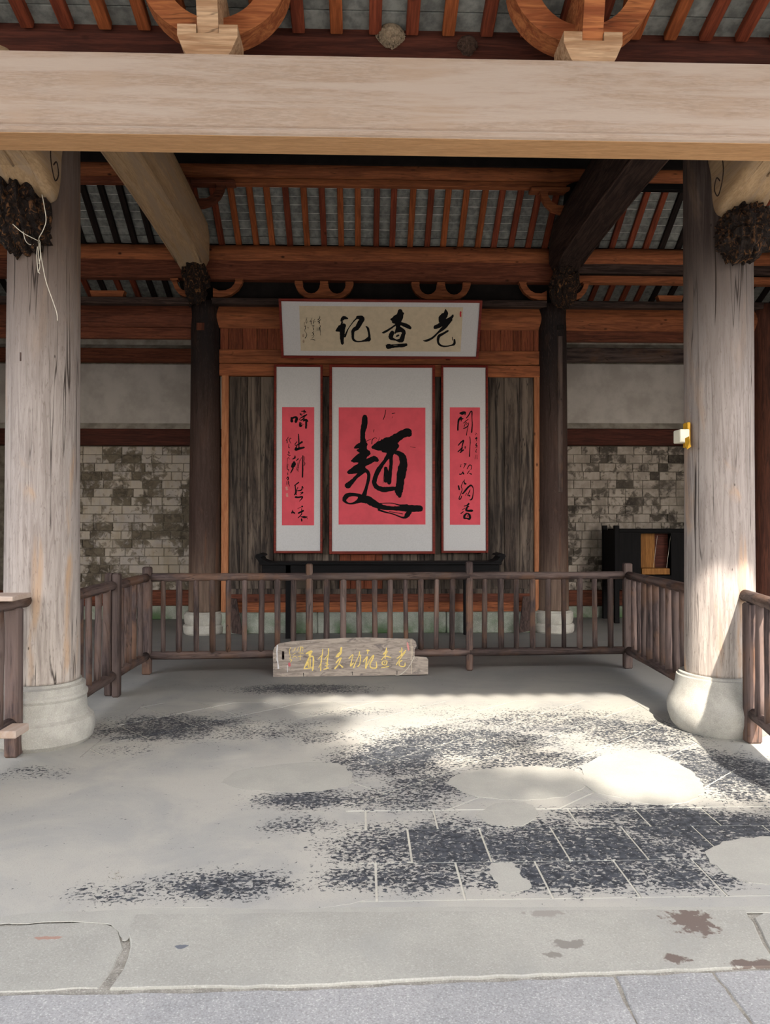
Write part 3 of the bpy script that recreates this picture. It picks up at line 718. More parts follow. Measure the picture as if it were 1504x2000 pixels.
for (px, pyb, lab, lab2) in ((411, 104, 'large half-round bracket arm above the lintel at left', 'left'), (1150, 118, 'large half-round bracket arm above the lintel at right', 'right')):
    c = P(px, 60, 4.3); xb = c.x; zt = lt
    o = empty('bucket_arch', (xb, 4.4, zt), 'carved half-round bracket set on a flared block above the %s part of the lintel' % lab2, 'bracket')
    # flared block with a notch for the arm
    w0, w1, h = .112, .165, .175; y0, y1 = YL + .015, YL + .235
    prof = [(-w0, 0), (w0, 0), (w0+.018, .03), (w1, .11), (w1, h), (.062, h), (.062, h-.05), (-.062, h-.05), (-.062, h), (-w1, h), (-w1, .11), (-w0-.018, .03)]
    MB().prism([(xb + a, y0, zt + b) for a, b in prof], (0, y1-y0, 0)).build('flared_block', M['block'], o)
    # arm running back-to-front through the notch, rising towards the eave
    MB().prism([(xb-.058, y0+.02, zt+h-.045), (xb-.058, y1+.5, zt+h-.045), (xb-.058, y1+.5, zt+h+.20), (xb-.058, y0-.05, zt+h+.42), (xb-.058, y0-.10, zt+h+.42)], (.116, 0, 0)).build('projecting_arm', M['block'] if lab2 == 'left' else M['arch'], o)
    arc_plate('arched_arm', xb, zt + .60, 4.38, 4.54, .285, .43, 180, 360, M['arch'], o)
    MB().bbox((xb-.44, 4.37, zt+.60), (xb-.27, 4.55, zt+.64), .006).build('bearing_block', M['arch'], o)
    MB().bbox((xb+.27, 4.37, zt+.60), (xb+.44, 4.55, zt+.64), .006).build('bearing_block', M['arch'], o)
    MB().tube([(xb-1.0, 4.44, zt+.74), (xb+1.0, 4.44, zt+.74)], .10, 16).build('porch_purlin', M['redx'], o)

# half-round brackets above the back wall
def wbracket(px0, px1, label, half=None):
    Y0, Y1 = 10.38, 10.46; a = P(px0, 550, Y0); b = P(px1, 550, Y0); xm = (a.x+b.x)/2; hw = (b.x-a.x)/2; zt = pz(752, 552, Y0) ; H = zt - pz(752, 585, Y0)
    o = empty('bow_bracket', (xm, 10.4, zt - H), label, 'bracket')
    cut = []
    def W(u, v_): return (xm + u*hw, Y0, zt - v_*H)
    outer = [W(-1, .12), W(-.97, .3), W(-.86, .62), W(-.66, .88), W(-.42, 1.0), W(-.2, 1.0), W(0, 1.0), W(.2, 1.), W(.42, 1.0), W(.66, .88), W(.86, .62), W(.97, .3), W(1, .12)]
    inn = [W(.74, .12)] + [W(.44 + .30*math.cos(q), .12 + .56*math.sin(q)) for q in [math.pi*i/8 for i in range(1, 8)]] + [W(.14, .12), W(-.14, .12)] + [W(-.44 + .30*math.cos(q), .12 + .56*math.sin(q)) for q in [math.pi*i/8 for i in range(1, 8)]] + [W(-.74, .12)]
    m = MB(); m.prism(outer + inn, (0, Y1-Y0, 0)); m.build('bowed_arm', M['firx'], o)
    for u in (-.87, 0, .87):
        x = xm + u*hw; MB().bbox((x-.055, Y0-.012, zt-.12*H), (x+.055, Y1+.012, zt+.012), .004).build('bearing_block', M['firx'], o)
wbracket(576, 690, 'bow-shaped bracket above the left half of the banner')
wbracket(804, 919, 'bow-shaped bracket above the right half of the banner')
def qbracket(pxa, pxb, label, Y0=10.38, y_top=550, y_bot=583, mat='firx', shoulder=False):
    """quarter bow: pxa at the post, pxb free end"""
    Y1 = Y0+.08; a = P(pxa, y_top, Y0); b = P(pxb, y_top, Y0); zt = pz(752, y_top, Y0); H = zt - pz(752, y_bot, Y0); L = b.x - a.x
    def W(u, v_): return (a.x + u*L, Y0, zt - v_*H)
    pts = [W(0, 1), W(.3, 1.0), W(.6, .86), W(.84, .55), W(.97, .2), W(1, 0), W(.76, 0), W(.72, .2), W(.6, .45), W(.42, .6), W(.2, .62), W(.06, .5), W(0, .45)]
    o = empty('quarter_bracket', (a.x + L/2, Y0+.04, zt-H), label, 'bracket')
    MB().prism(pts, (0, Y1-Y0, 0)).build('bowed_arm', M[mat], o)
    x = a.x + L*.88; MB().bbox((x-.055, Y0-.01, zt-.004), (x+.055, Y1+.01, zt+.02), .004).build('bearing_block', M[mat], o)
    if shoulder:
        xa, xb = sorted((a.x - L*.1, a.x + L*1.35))
        MB().bbox((xa, Y0-.02, zt+.018), (xb, Y1+.05, zt+.07), .01).build('shoulder_board', M[mat], o)
qbracket(416, 474, 'quarter bow bracket springing inward from the left back column')
qbracket(1068, 1015, 'quarter bow bracket springing inward from the right back column')
qbracket(372, 336, 'quarter bow bracket springing outward from the left back column')
qbracket(1112, 1150, 'quarter bow bracket springing outward from the right back column')
qbracket(378, 438, 'curved shoulder bracket beside the short brown post, left', 9.37, 366, 408, 'redx', True)
qbracket(1112, 1056, 'curved shoulder bracket beside the short black post, right', 9.37, 372, 412, 'firx', True)
for (pa, pb, mt, lab) in ((180, 240, 'firx', 'short orange bracket stub in the left aisle gap'), (1288, 1330, 'firx', 'short orange bracket stub in the right aisle gap')):
    a, b = P(pa, 575, 10.42), P(pb, 560, 10.42)
    thing(MB().prism([(a.x, 10.40, pz(752,584,10.4)), (b.x, 10.40, pz(752,584,10.4)), (b.x+.03, 10.40, pz(752,572,10.4)), (a.x-.03, 10.40, pz(752,572,10.4))], (0,.1,0)).build('bracket_stub', M[mt]), lab, 'bracket')

# ================================================================== COLUMNS
def column(x, y, r0, r1, h, mat, label, base_prof, zb, seed, dark=False, n=64):
    o = empty('column', (x, y, 0), label, 'column')
    rr = random.Random(seed); ph = [rr.uniform(0, 6) for _ in range(6)]
    wob = lambda a, z: .012*math.sin(2*a+ph[0]+z*.6) + .008*math.sin(3*a+ph[1]-z*.8) + .004*math.sin(7*a+ph[2]) + .006*math.sin(z*2.1+ph[3])
    N = 24; prof = [(r0*.985, zb)] + [(r0 + (r1-r0)*(i/N)**1.1, zb + .02 + (h-zb-.02)*i/N) for i in range(N+1)]
    MB().lathe((x, y, 0), prof, n, wob=wob).build('shaft', mat, o, origin=(x, y, 0))
    MB().lathe((x, y, 0), base_prof, 56, wob=lambda a, z: .006*math.sin(2*a+ph[4]) + .004*math.sin(5*a+ph[5]+3*z)).build('stone_base', M['base'], o).data.set_sharp_from_angle(angle=math.radians(22))
    return o
BL = [(a*.96, b) for a, b in [(.325,0),(.350,.03),(.362,.08),(.362,.13),(.352,.165),(.325,.185),(.308,.215),(.304,.30),(.312,.318),(.312,.335),(.296,.348),(.296,.39),(.27,.40),(.27,.418)]]
BRp = [(.315,0),(.345,.04),(.368,.11),(.372,.17),(.358,.215),(.330,.27),(.312,.33),(.303,.385),(.285,.39),(.285,.405)]
BB = [(.27,0),(.285,.02),(.29,.10),(.275,.125),(.26,.13),(.272,.16),(.278,.22),(.272,.27),(.25,.285),(.24,.30)]
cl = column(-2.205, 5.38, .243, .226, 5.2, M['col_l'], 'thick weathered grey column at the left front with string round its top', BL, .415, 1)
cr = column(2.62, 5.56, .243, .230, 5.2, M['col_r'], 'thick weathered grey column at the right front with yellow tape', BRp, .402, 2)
c1 = column(-2.13, 10.5, .215, .195, 4.48, M['col_b'], 'dark smoked column at the left end of the plank wall', BB, .298, 3, n=40)
c2 = column(2.62, 10.5, .215, .195, 4.48, M['col_b'], 'dark smoked column at the right end of the plank wall', BB, .298, 4, n=40)
column(5.62, 10.5, .20, .19, 4.5, wood('dark_brown_post_wood', (88,52,40), (60,36,30), 'z'), 'brown column at the far right edge behind the right front column', BB, .298, 5, n=32)
column(-5.12, 10.5, .20, .19, 4.5, M['oldz'], 'dark column at the far left edge behind the left front column', BB, .298, 6, n=32)
# fitted details of columns
def slot(px, py, w_, h_, col, mat, r):
    d = P(px, py, 5.14 if col is cl else 10.3); 
    return d
s1 = P(45, 697, 5.16); MB().bbox((s1.x-.022, 5.155, s1.z-.032), (s1.x+.022, 5.20, s1.z+.032), .004).build('mortise_plug', M['oldz'], cl)
s1 = P(392, 638, 10.31); MB().bbox((s1.x-.055, 10.292, s1.z-.05), (s1.x+.05, 10.34, s1.z+.05), .004).build('mortise_plug', M['redz'], c1)
s1 = P(1094, 640, 10.31); MB().bbox((s1.x-.04, 10.292, s1.z-.03), (s1.x+.04, 10.34, s1.z+.03), .004).build('mortise_plug', M['dark'], c2)
s1 = P(1094, 800, 10.3); MB().bbox((s1.x-.035, 10.288, 1.9), (s1.x+.035, 10.33, s1.z+1.0), .008).build('filler_strip', M['railz'], c2)
s1 = P(1472, 1095, 5.45); 0 and MB().bbox((2.60+.225, 5.42, 1.12), (2.60+.259, 5.50, 1.75), .006).build('filler_strip', M['newz'], cr)
# string on left column
def tubepx(pts, Y, r): return [P(a, b, Y if not isinstance(Y, (list, tuple)) else Y[i]) for i, (a, b) in enumerate(pts)]
st = MB()
for pts, Ys in (([(82,380),(86,400),(90,430),(84,450),(76,465),(78,472)], [4.93,4.93,4.95,5.0,5.05,5.09]),
                ([(25,438),(45,455),(70,468),(78,472)], [4.92,4.93,5.0,5.09]), ([(45,452),(50,470),(60,478),(76,472)], [4.94,4.98,5.05,5.09]),
                ([(76,472),(82,510),(90,550),(104,590),(111,612),(112,626)], [5.09]*6), ([(76,472),(75,500),(78,520),(74,532)], [5.09]*4), ([(78,472),(79,500),(76,515)], [5.08]*3),
                ([(74,472),(72,500),(74,528),(78,534)], [5.085]*4)):
    pp = [P(a, b, y) for (a, b), y in zip(pts, Ys)]; st.tube([Vector(p) for p in smooth_pts([tuple(p) for p in pp], 5)], .0028, 6)
thing(st.build('string', M['string']), 'white string knotted round the top of the left front column', 'string')
# sensor box and tape on right column
b0 = P(1331, 852, 5.50); o = empty('sensor_box', (b0.x, 5.5, b0.z-.06), 'small ivory box held by yellow tape on the right front column', 'box')
MB().bbox((b0.x-.035, 5.44, b0.z-.05), (b0.x+.035, 5.56, b0.z+.045), .006).build('box_body', M['whitebox'], o)
m = MB(); tp = P(1340, 850, 5.5)
m.bbox((tp.x-.006, 5.46, tp.z-.09), (tp.x+.016, 5.54, tp.z+.09), .004); 
m.add([P(1338,856,5.43), P(1346,852,5.385), P(1347,862,5.38), P(1350,872,5.375), P(1342,878,5.39), P(1338,870,5.43)], [(0,1,2,3,4,5)])
m.build('tape_wrap', M['tape'], o)

# ================================================================== PLANK WALL between the back columns
YK = 10.46
pw = empty('plank_wall', (.25, YK, 0), 'timber screen wall of grey planks in an orange frame between the smoked columns', 'partition')
def prect(name, px0, py0, px1, py1, Y, th, mat, parent, ch=.006, jit=0):
    a, b = P(px0, (py0+py1)/2, Y), P(px1, (py0+py1)/2, Y); z0, z1 = pz((px0+px1)/2, py1, Y), pz((px0+px1)/2, py0, Y)
    return MB().bbox((a.x, Y, z0), (b.x, Y + th, z1), ch).build(name, M[mat] if isinstance(mat, str) else mat, parent)
zs = pz(752, 1195, 10.4)
prect('top_rail', 428, 684, 1060, 711, YK-.02, .08, 'firx', pw); prect('head_rail', 428, 712, 1060, 735, YK-.035, .09, 'firx', pw)
prect('left_jamb', 432, 728, 446, 1196, YK-.03, .09, 'jamb', pw); prect('right_jamb', 1044, 728, 1057, 1196, YK-.03, .09, 'jamb', pw)
prect('bottom_rail', 446, 1176, 1044, 1196, YK-.03, .09, 'firx', pw); prect('bottom_rail', 446, 1160, 1044, 1176, YK-.026, .09, 'redx', pw)
x = 430
while x < 1056:
    wd_ = R.choice((16, 20, 24, 28)); x1 = min(x + wd_, 1058)
    prect('panel_board', x+.3, 641, x1-.3, 686, YK + R.uniform(.0, .012), .03, 'panel', pw, .003); x = x1
x = 447
while x < 1043:
    wd_ = R.choice((14, 18, 22, 26, 30)); x1 = min(x + wd_, 1043)
    new = 672 < (x+x1)/2 < 748
    MB_ = prect('wall_plank', x+.4, 736, x1-.4, 1078 if new else 1162, YK + R.uniform(.004, .02), .03, 'plank', pw, .004)
    if new: prect('wall_plank', x+.4, 1079, x1-.4, 1162, YK + R.uniform(.002, .012), .03, 'panel', pw, .004)
    x = x1
for (a, b) in ((630, 646), (848, 861)): prect('door_stile', a, 736, b, 1162, YK-.02, .04, 'plank', pw)
for (a, b) in ((536, 546), (950, 958)): prect('door_stile', a, 736, b, 1162, YK-.012, .04, 'plank', pw)
for (a, b) in ((447, 630), (646, 848), (861, 1043)): prect('door_rail', a, 1150, b, 1162, YK-.01, .03, 'plank', pw)
# stone sill
ss_ = empty('stone_sill', (.25, 10.45, 0), 'mossy green-grey stone sill course under the plank wall', 'sill')
xx = [428, 470, 620, 705, 872, 1020, 1062]
for a, b in zip(xx[:-1], xx[1:]):
    A, B = P(a, 1215, 10.4), P(b, 1215, 10.4); MB().bbox((A.x+.003, 10.38 + R.uniform(-.01,.01), 0), (B.x-.003, 10.62, zs-.004), .012).build('sill_stone', M['sill'], ss_)
# leaning offcuts
for (pts, lab) in (([(447,1168),(462,1170),(474,1240),(452,1236)], 'dark wooden offcut leaning on the sill beside the left smoked column'), ([(1022,1165),(1036,1165),(1036,1232),(1014,1236)], 'dark wooden offcut leaning on the sill beside the right smoked column')):
    q = []
    for a, b in pts: q.append(P(a, b, 10.18 + .13 * (1240 - b)/72.))
    zmin = min(p.z for p in q)
    for p in q: p.z = max(p.z, 0.0) if True else p.z
    thing(MB().prism(q, (0, .03, .0)).build('wood_offcut', M['oldz']), lab, 'board')

# ================================================================== brush strokes
def strokes_mesh(strokes, ox, oy, sc, mapf, nrm, mat, name, parent, lift=.0012, rag=.10, wmul=1.0):
    m = MB(); nrm = Vector(nrm); rr = random.Random(len(strokes)*7 + int(ox))
    for si, st_ in enumerate(strokes):
        pts = [(a[0], a[1], a[2] if len(a) > 2 else 14) for a in st_]
        if len(pts) == 1: pts = [pts[0], (pts[0][0]+2, pts[0][1]+2, pts[0][2])]
        q = smooth_pts(pts, 5 if len(pts) > 2 else 3)
        L = []; Rr = []; up = nrm * (lift + .00012*si)
        for i, (x, y, w_) in enumerate(q):
            a = q[max(i-1, 0)]; b = q[min(i+1, len(q)-1)]; dx, dy = b[0]-a[0], b[1]-a[1]; l = math.hypot(dx, dy) or 1
            w_ = max(w_, 3) * wmul; k1 = w_/2*(1+rr.uniform(-rag, rag)); k2 = w_/2*(1+rr.uniform(-rag, rag))
            L.append(mapf(ox + (x - dy/l*k1)/sc, oy + (y + dx/l*k1)/sc) + up); Rr.append(mapf(ox + (x + dy/l*k2)/sc, oy + (y - dx/l*k2)/sc) + up)
        n = len(q); m.add(L + Rr, [(i, i+1, n+i+1, n+i) for i in range(n-1)])
        for (x, y, w_) in (q[0], q[-1]):
            K = 9; r_ = max(w_, 3)*wmul/2
            m.add([mapf(ox + (x + math.cos(2*math.pi*k/K)*r_*rr.uniform(.88,1.05))/sc, oy + (y + math.sin(2*math.pi*k/K)*r_*rr.uniform(.88,1.05))/sc) + up*1.02 for k in range(K)], [list(range(K))])
    o_ = m.build(name, M[mat], parent, recalc=False)
    if 'signature' in name: o_['kind'] = 'stuff'
    return o_

# ================================================================== FRAMED SCROLLS
YF = 10.38
def hang(name, px0, py0, px1, py1, Y, label, cat, fw, paper, mat_paper, depth=.035):
    c = P((px0+px1)/2, py1, Y); o = empty(name, (c.x, Y, c.z), label, cat)
    a = P(px0, (py0+py1)/2, Y-depth); b = P(px1, (py0+py1)/2, Y-depth); z1 = pz((px0+px1)/2, py0, Y-depth); z0 = pz((px0+px1)/2, py1, Y-depth)
    y0, y1 = Y-depth, Y
    m = MB()
    m.bbox((a.x, y0, z0), (a.x+fw, y1, z1), .004); m.bbox((b.x-fw, y0, z0), (b.x, y1, z1), .004)
    m.bbox((a.x+fw, y0, z1-fw), (b.x-fw, y1, z1), .004); m.bbox((a.x+fw, y0, z0), (b.x-fw, y1, z0+fw), .004)
    m.build('frame', M['frame'], o)
    MB().box((a.x+fw*.7, Y-.018, z0+fw*.7), (b.x-fw*.7, Y-.004, z1-fw*.7)).build('silk_mount', M['mount'], o)
    yp = Y-.020; q = [P(*paper[0], yp), P(*paper[1], yp)]
    MB().box((q[0].x, yp, q[1].z), (q[1].x, Y-.017, q[0].z)).build('paper', M[mat_paper], o)
    return o, yp
fc, yp = hang('hanging_scroll', 643, 712, 850, 1082, YF, 'widest framed scroll, pink paper with one huge black brush character', 'scroll', .037, ((661.5,795.5),(831,1024.5)), 'pink')
mp = lambda a, b: P(a, b, yp)
BIG = [[(497,235,66),(492,330,84),(470,430,70),(468,520,66),(478,600,92),(480,700,96),(462,850,96),(455,930,70)],
 [(365,645,30),(420,620,70),(500,600,70)],[(400,680,30),(470,690,90),(545,705,50)],[(322,822,24),(400,775,66),(480,740,100),(545,722,60)],[(345,830,30),(420,820,50),(470,830,60)],
 [(278,972,40),(350,930,64),(450,880,84),(540,832,78),(620,795,80),(660,812,50)],[(285,985,30),(380,950,84),(460,915,90)],
 [(268,1150,84),(320,1105,60),(385,1035,46),(440,985,60),(480,950,70)],[(480,935,60),(530,965,46),(550,1020,46),(532,1120,42),(505,1220,46),(475,1310,80)],
 [(480,1335,90),(420,1285,52),(320,1270,46),(250,1292,64),(224,1345,52),(262,1383,24),(320,1392,24),(390,1368,44),(440,1340,90)],
 [(450,1325,100),(540,1345,104),(620,1395,92),(700,1430,74),(800,1450,58),(900,1455,56),(1000,1455,74),(1100,1455,94),(1235,1458,84)],
 [(680,1390,12),(850,1385,12),(950,1410,18),(1060,1425,50)],[(680,1475,26),(760,1502,22),(870,1530,15),(980,1572,20),(1030,1576,34),(1060,1545,66),(1095,1500,66)],[(820,1500,8),(900,1510,8),(1000,1530,10)],
 [(605,640,46),(680,625,130),(780,600,160),(880,545,138),(960,490,110),(1060,440,108),(1085,460,90)],[(740,690,40),(850,655,120),(910,620,90)],
 [(860,600,90),(845,700,96),(800,770,60),(742,850,46),(682,940,64),(645,1020,62),(622,1110,62),(655,1170,62),(740,1203,70),(830,1197,60),(900,1190,50)],
 [(850,700,50),(930,712,60),(992,760,90),(1010,850,104),(992,950,120),(975,1060,108),(962,1160,104),(950,1235,100),(962,1290,50)],
 [(842,740,60),(846,850,46),(835,960,50),(820,1110,60)],[(775,920,50),(785,1010,60),(775,1090,50)],[(740,1120,6),(760,930,8)],
 [(742,270,9),(765,205,10),(776,140,6)],[(862,190,12),(900,182,8)],[(590,595,12),(598,535,10),(640,512,7),(655,525,6)],[(515,560,9),(580,530,6)],[(612,440,5),(620,405,9)],[(680,550,7),(690,510,5)],[(1100,632,5),(1170,645,7)],[(870,230,5),(860,250,5)]]
strokes_mesh(BIG, 640, 780, 6.836, mp, (0,-1,0), 'ink', 'brush_character', fc)
fl2, yp = hang('hanging_scroll', 535, 712, 630, 1080.5, YF, 'narrow framed pink scroll on the left with five black characters', 'scroll', .030, ((551,795),(613.5,1026)), 'pink')
A = [  # left scroll glyphs: (origin, scale, strokes)
 (550,790,16.667,[[(320,440,60),(335,540,100)],[(345,450,60),(450,412,70),(492,460,90),(465,560,90)],[(640,222,24),(720,222,46),(785,245,44)],[(742,185,34),(728,300,32)],[(608,305,44),(640,350,30)],[(660,300,26),(670,350,20)],[(815,335,44),(720,390,56),(620,440,24),(578,495,18),(650,500,18),(740,425,30)],[(740,465,34),(620,535,14)],[(600,585,44),(612,700,84),(670,660,24),(640,605,24)],[(720,530,56),(800,498,60),(855,552,34)],[(800,520,66),(800,650,62),(795,765,66)],[(720,650,28)]]),
 (550,790,16.667,[[(550,965,30),(560,1150,42),(565,1410,36)],[(500,1212,26),(440,1290,26),(465,1335,26),(560,1290,44),(665,1222,64)],[(500,1345,26),(455,1465,80),(560,1440,80),(725,1400,62)]]),
 (550,900,15.385,[[(400,-155,20),(398,-90,54),(330,-50,20)],[(375,40,66),(370,100,130),(332,170,100)],[(345,225,44),(275,362,30)],[(500,-60,34),(440,0,20)],[(490,60,14),(480,150,14),(435,270,14)],[(540,-20,14),(505,190,18),(468,305,12)],[(490,200,14),(502,330,12)],[(640,-150,30),(636,200,42),(630,490,42)],[(690,-130,14),(690,-60,14),(672,10,16),(702,85,22),(668,150,15)],[(600,-100,14),(560,0,14)]]),
 (550,900,15.385,[[(390,742,24),(510,652,44)],[(410,740,34),(422,850,34),(430,960,56),(380,1030,24)],[(490,800,26),(440,905,18)],[(445,1010,34)],[(460,905,18),(570,890,44),(612,850,32),(620,760,22),(650,820,24)],[(560,950,18),(640,950,42),(560,1010,18)],[(425,1092,64),(500,1100,52),(620,1082,46),(612,1130,36),(530,1222,12)]]),
 (550,900,15.385,[[(335,1475,14),(310,1565,50)],[(340,1530,34),(385,1572,50)],[(480,1440,13),(600,1385,22),(620,1372,56)],[(602,1440,24),(600,1600,28),(500,1710,30)],[(512,1572,50),(650,1502,56)],[(580,1682,24),(690,1692,66),(770,1690,30)],[(772,1742,28)],[(602,1750,44),(606,1805,44)]]),
 (550,790,16.667,[[(220,1062,18),(150,1170,22)],[(180,1160,24),(180,1250,28)],[(290,1080,12),(260,1180,20),(310,1270,12)],[(215,1130,14),(320,1105,12)],[(240,1290,20),(232,1400,22),(262,1412,20)],[(250,1510,14),(220,1555,22),(252,1565,26),(230,1620,22)],[(190,1622,15),(230,1655,22),(292,1660,15)],[(262,1700,11),(178,1760,13)],[(215,1745,9),(270,1780,13)]]),
 (550,900,15.385,[[(180,-60,10),(160,130,14),(168,170,28),(170,250,22),(215,262,18),(202,310,14)],[(192,100,16),(185,150,14)],[(182,360,20),(186,420,22)],[(148,532,20),(190,480,30),(202,550,36),(162,580,14)],[(160,622,20),(160,712,22)],[(210,602,20),(212,680,26),(240,765,12)],[(240,650,12)]])]
for i, (ox, oy, s_, g_) in enumerate(A): strokes_mesh(g_, ox, oy, s_, mp, (0,-1,0), 'ink', 'brush_character' if i < 5 else 'brush_signature', fl2)
for (a, b) in ((560, 954), (560.7, 967)): strokes_mesh([[(0,-2,4),(0,2,4)],[(-1.2,-2,1),(1.4,2,1)]], a, b, 1., mp, (0,-1,0), 'faded_seal', 'seal_mark', fl2, rag=.3)
fr2, yp = hang('hanging_scroll', 862, 713, 953.5, 1080, YF, 'narrow framed pink scroll on the right with five black characters', 'scroll', .030, ((878.5,795.5),(938,1025)), 'pink')
B_ = [
 (875,790,16.667,[[(385,282,40),(470,285,110),(560,252,50),(552,340,30)],[(425,420,60),(352,500,62),(328,650,52),(320,835,48)],[(425,470,84),(500,462,26)],[(432,530,44)],[(600,440,26),(672,350,36),(740,232,36),(778,245,44),(780,450,26),(790,650,32),(770,905,48)],[(500,610,17),(580,542,26),(660,480,20)],[(572,590,22),(526,720,22)],[(590,570,15),(622,620,26),(590,662,15)],[(512,782,36),(600,742,32),(655,682,32),(678,590,16)],[(650,720,20),(622,850,18),(605,1000,26)]]),
 (875,790,16.667,[[(335,1330,32),(420,1235,44),(510,1172,44),(482,1270,42),(450,1400,28)],[(470,1395,34),(330,1535,38)],[(465,1410,34),(440,1480,36),(400,1500,14)],[(400,1560,44),(500,1482,44)],[(560,1372,34),(556,1432,26)],[(710,1052,26),(726,1200,26),(712,1400,26),(700,1690,38)]]),
 (875,900,15.385,[[(400,117,15),(365,140,15)],[(370,180,28),(395,162,12)],[(490,90,34),(550,95,26)],[(520,100,22),(500,160,22),(465,220,13)],[(352,402,34),(400,402,26),(440,350,34),(470,392,50)],[(455,300,12),(440,350,14)],[(575,242,22),(640,132,26),(700,142,22),(710,200,22),(686,270,16)],[(640,300,22),(580,392,22)],[(650,380,26),(700,402,38)]]),
 (875,900,15.385,[[(315,755,46),(337,860,48)],[(500,575,22),(440,660,22),(400,770,22),(425,860,22),(390,980,22),(347,1080,24),(335,1150,34),(380,1140,32),(410,1060,26)],[(490,620,22),(500,680,42),(530,692,54)],[(430,987,32),(470,960,44),(580,820,54),(680,742,54),(732,772,34),(765,860,24),(755,1000,24),(730,1120,38),(690,1172,44),(650,1172,15)],[(662,870,22),(640,930,28),(580,1050,16)],[(560,970,16),(530,1040,16)],[(610,1030,20),(645,1050,54)]]),
 (875,900,15.385,[[(622,1275,34),(620,1300,54),(560,1342,34),(480,1362,22)],[(600,1360,44),(552,1450,66),(572,1500,54),(720,1500,74)],[(500,1425,22),(425,1480,16)],[(460,1530,26),(390,1582,34)],[(625,1370,30)],[(562,1582,44),(502,1640,62),(492,1720,66),(560,1732,44),(650,1742,66),(652,1640,66),(592,1582,44)],[(590,1650,30),(600,1680,22)]]),
 (875,790,16.667,[[(910,930,20),(945,965,14)],[(905,960,14),(888,992,20)],[(942,990,20)],[(930,1062,20),(890,1112,20),(958,1092,22),(900,1130,14)],[(932,1060,16),(925,1190,15)],[(930,1262,24),(902,1332,26),(952,1342,26)],[(890,1392,20),(962,1380,20)],[(930,1300,14),(925,1390,16)],[(930,1450,13),(905,1542,22),(936,1550,15)],[(905,1640,13),(880,1780,15)],[(940,1640,13),(946,1780,18)]])]
for i, (ox, oy, s_, g_) in enumerate(B_): strokes_mesh(g_, ox, oy, s_, mp, (0,-1,0), 'ink', 'brush_character' if i < 5 else 'brush_signature', fr2)
# banner, leaning forward
yb_ = 10.33; yt_ = 9.97
pb = P(743, 700, yb_); ptop = P(743, 585, yt_)
upv = Vector((0, ptop.y - pb.y, ptop.z - pb.z)).normalized(); bn = Vector((1,0,0)).cross(upv).normalized()
if bn.y > 0: bn = -bn
p0 = pb
Q = lambda a, b: PP(a, b, p0, bn)
ba = empty('framed_banner', (pb.x, pb.y, pb.z), 'wide framed white banner leaning forward with three large black characters', 'banner')
c00, c10 = Q(551, 700), Q(935.5, 700); c01, c11 = Q(543, 584), Q(941, 586)
hh = (ptop - pb).length; xl = (c00.x + c01.x)/2; xr = (c10.x + c11.x)/2
def BP(x, v_, d=0): return Vector((x, pb.y, pb.z)) + upv*v_ + bn*d
def slabq(name, xa, xb2, va, vb, d0, d1, mat):
    m = MB(); m.add([BP(xa,va,d0),BP(xb2,va,d0),BP(xb2,vb,d0),BP(xa,vb,d0),BP(xa,va,d1),BP(xb2,va,d1),BP(xb2,vb,d1),BP(xa,vb,d1)],[(0,1,2,3),(4,5,6,7),(0,1,5,4),(1,2,6,5),(2,3,7,6),(3,0,4,7)]); return m.build(name, M[mat], ba)
fw = .032; dd = -.04
for x_ in (xl+.4, xr-.4): MB().bbox((x_-.03, 10.34, pb.z+.005), (x_+.03, 10.47, pb.z+.035), .004).build('support_peg', M['frame'], ba)
for (xa, xb2, va, vb) in ((xl, xl+fw, 0, hh), (xr-fw, xr, 0, hh), (xl+fw, xr-fw, 0, fw), (xl+fw, xr-fw, hh-fw, hh)): slabq('frame_bar', xa, xb2, va, vb, dd, .012, 'frame')
slabq('silk_mount', xl+fw*.8, xr-fw*.8, fw*.8, hh-fw*.8, dd, -.003, 'mount')
q0, q1 = Q(586, 687), Q(902, 599.5)
vq = lambda p: (p - pb).dot(upv)
slabq('paper', (Q(584,600).x + Q(588,686).x)/2, (Q(904,600).x+Q(900,686).x)/2, vq(Q(743,686)), vq(Q(743,599)), -.004, 0., 'rice')
C_ = [[[(155,210,24),(180,178,44),(225,185,16)],[(165,225,20),(140,280,10)],[(100,322,24),(140,300,70),(180,268,60)],[(172,265,54),(166,340,60),(162,400,46),(166,465,34)],[(195,390,22),(215,340,18),(240,290,10),(300,210,14),(345,172,26)],[(340,172,40),(388,186,56),(362,240,56),(330,292,52),(290,320,40),(284,370,30),(290,420,28),(330,445,18),(400,440,20),(465,418,54)],[(468,410,40),(470,370,24),(456,300,26),(435,276,15)]],
 [[(820,102,52),(815,160,76),(800,220,66),(795,290,44)],[(722,195,30),(760,190,72),(825,145,64),(850,128,30)],[(740,225,30),(800,235,50)],[(800,235,30),(880,262,46),(930,290,38)],[(790,240,22),(720,292,20),(640,340,26),(615,345,8)],[(728,350,54),(715,400,50),(770,428,18),(830,430,56),(850,380,48),(858,335,44),(800,300,54),(762,352,14)],[(780,385,20),(800,375,22)],[(770,340,16),(820,330,16)],[(685,500,60),(760,502,26),(840,492,36),(885,482,34)],[(650,486,6),(760,480,10),(890,472,14)]],
 [[(1332,85,14),(1332,135,62),(1290,185,74),(1290,240,50)],[(1215,285,44),(1260,265,50),(1330,222,50),(1400,172,30),(1414,150,22)],[(1400,200,22),(1320,282,44),(1250,342,22),(1190,400,22),(1120,435,26),(1080,436,6)],[(1358,325,22),(1300,360,26),(1258,385,34),(1246,440,24),(1266,482,24),(1320,500,17),(1390,490,15),(1430,472,28),(1432,425,20)],[(1408,395,7),(1412,430,10)]]]
for g_ in C_: strokes_mesh(g_, 640, 590, 5.785, Q, bn, 'ink', 'brush_character', ba)
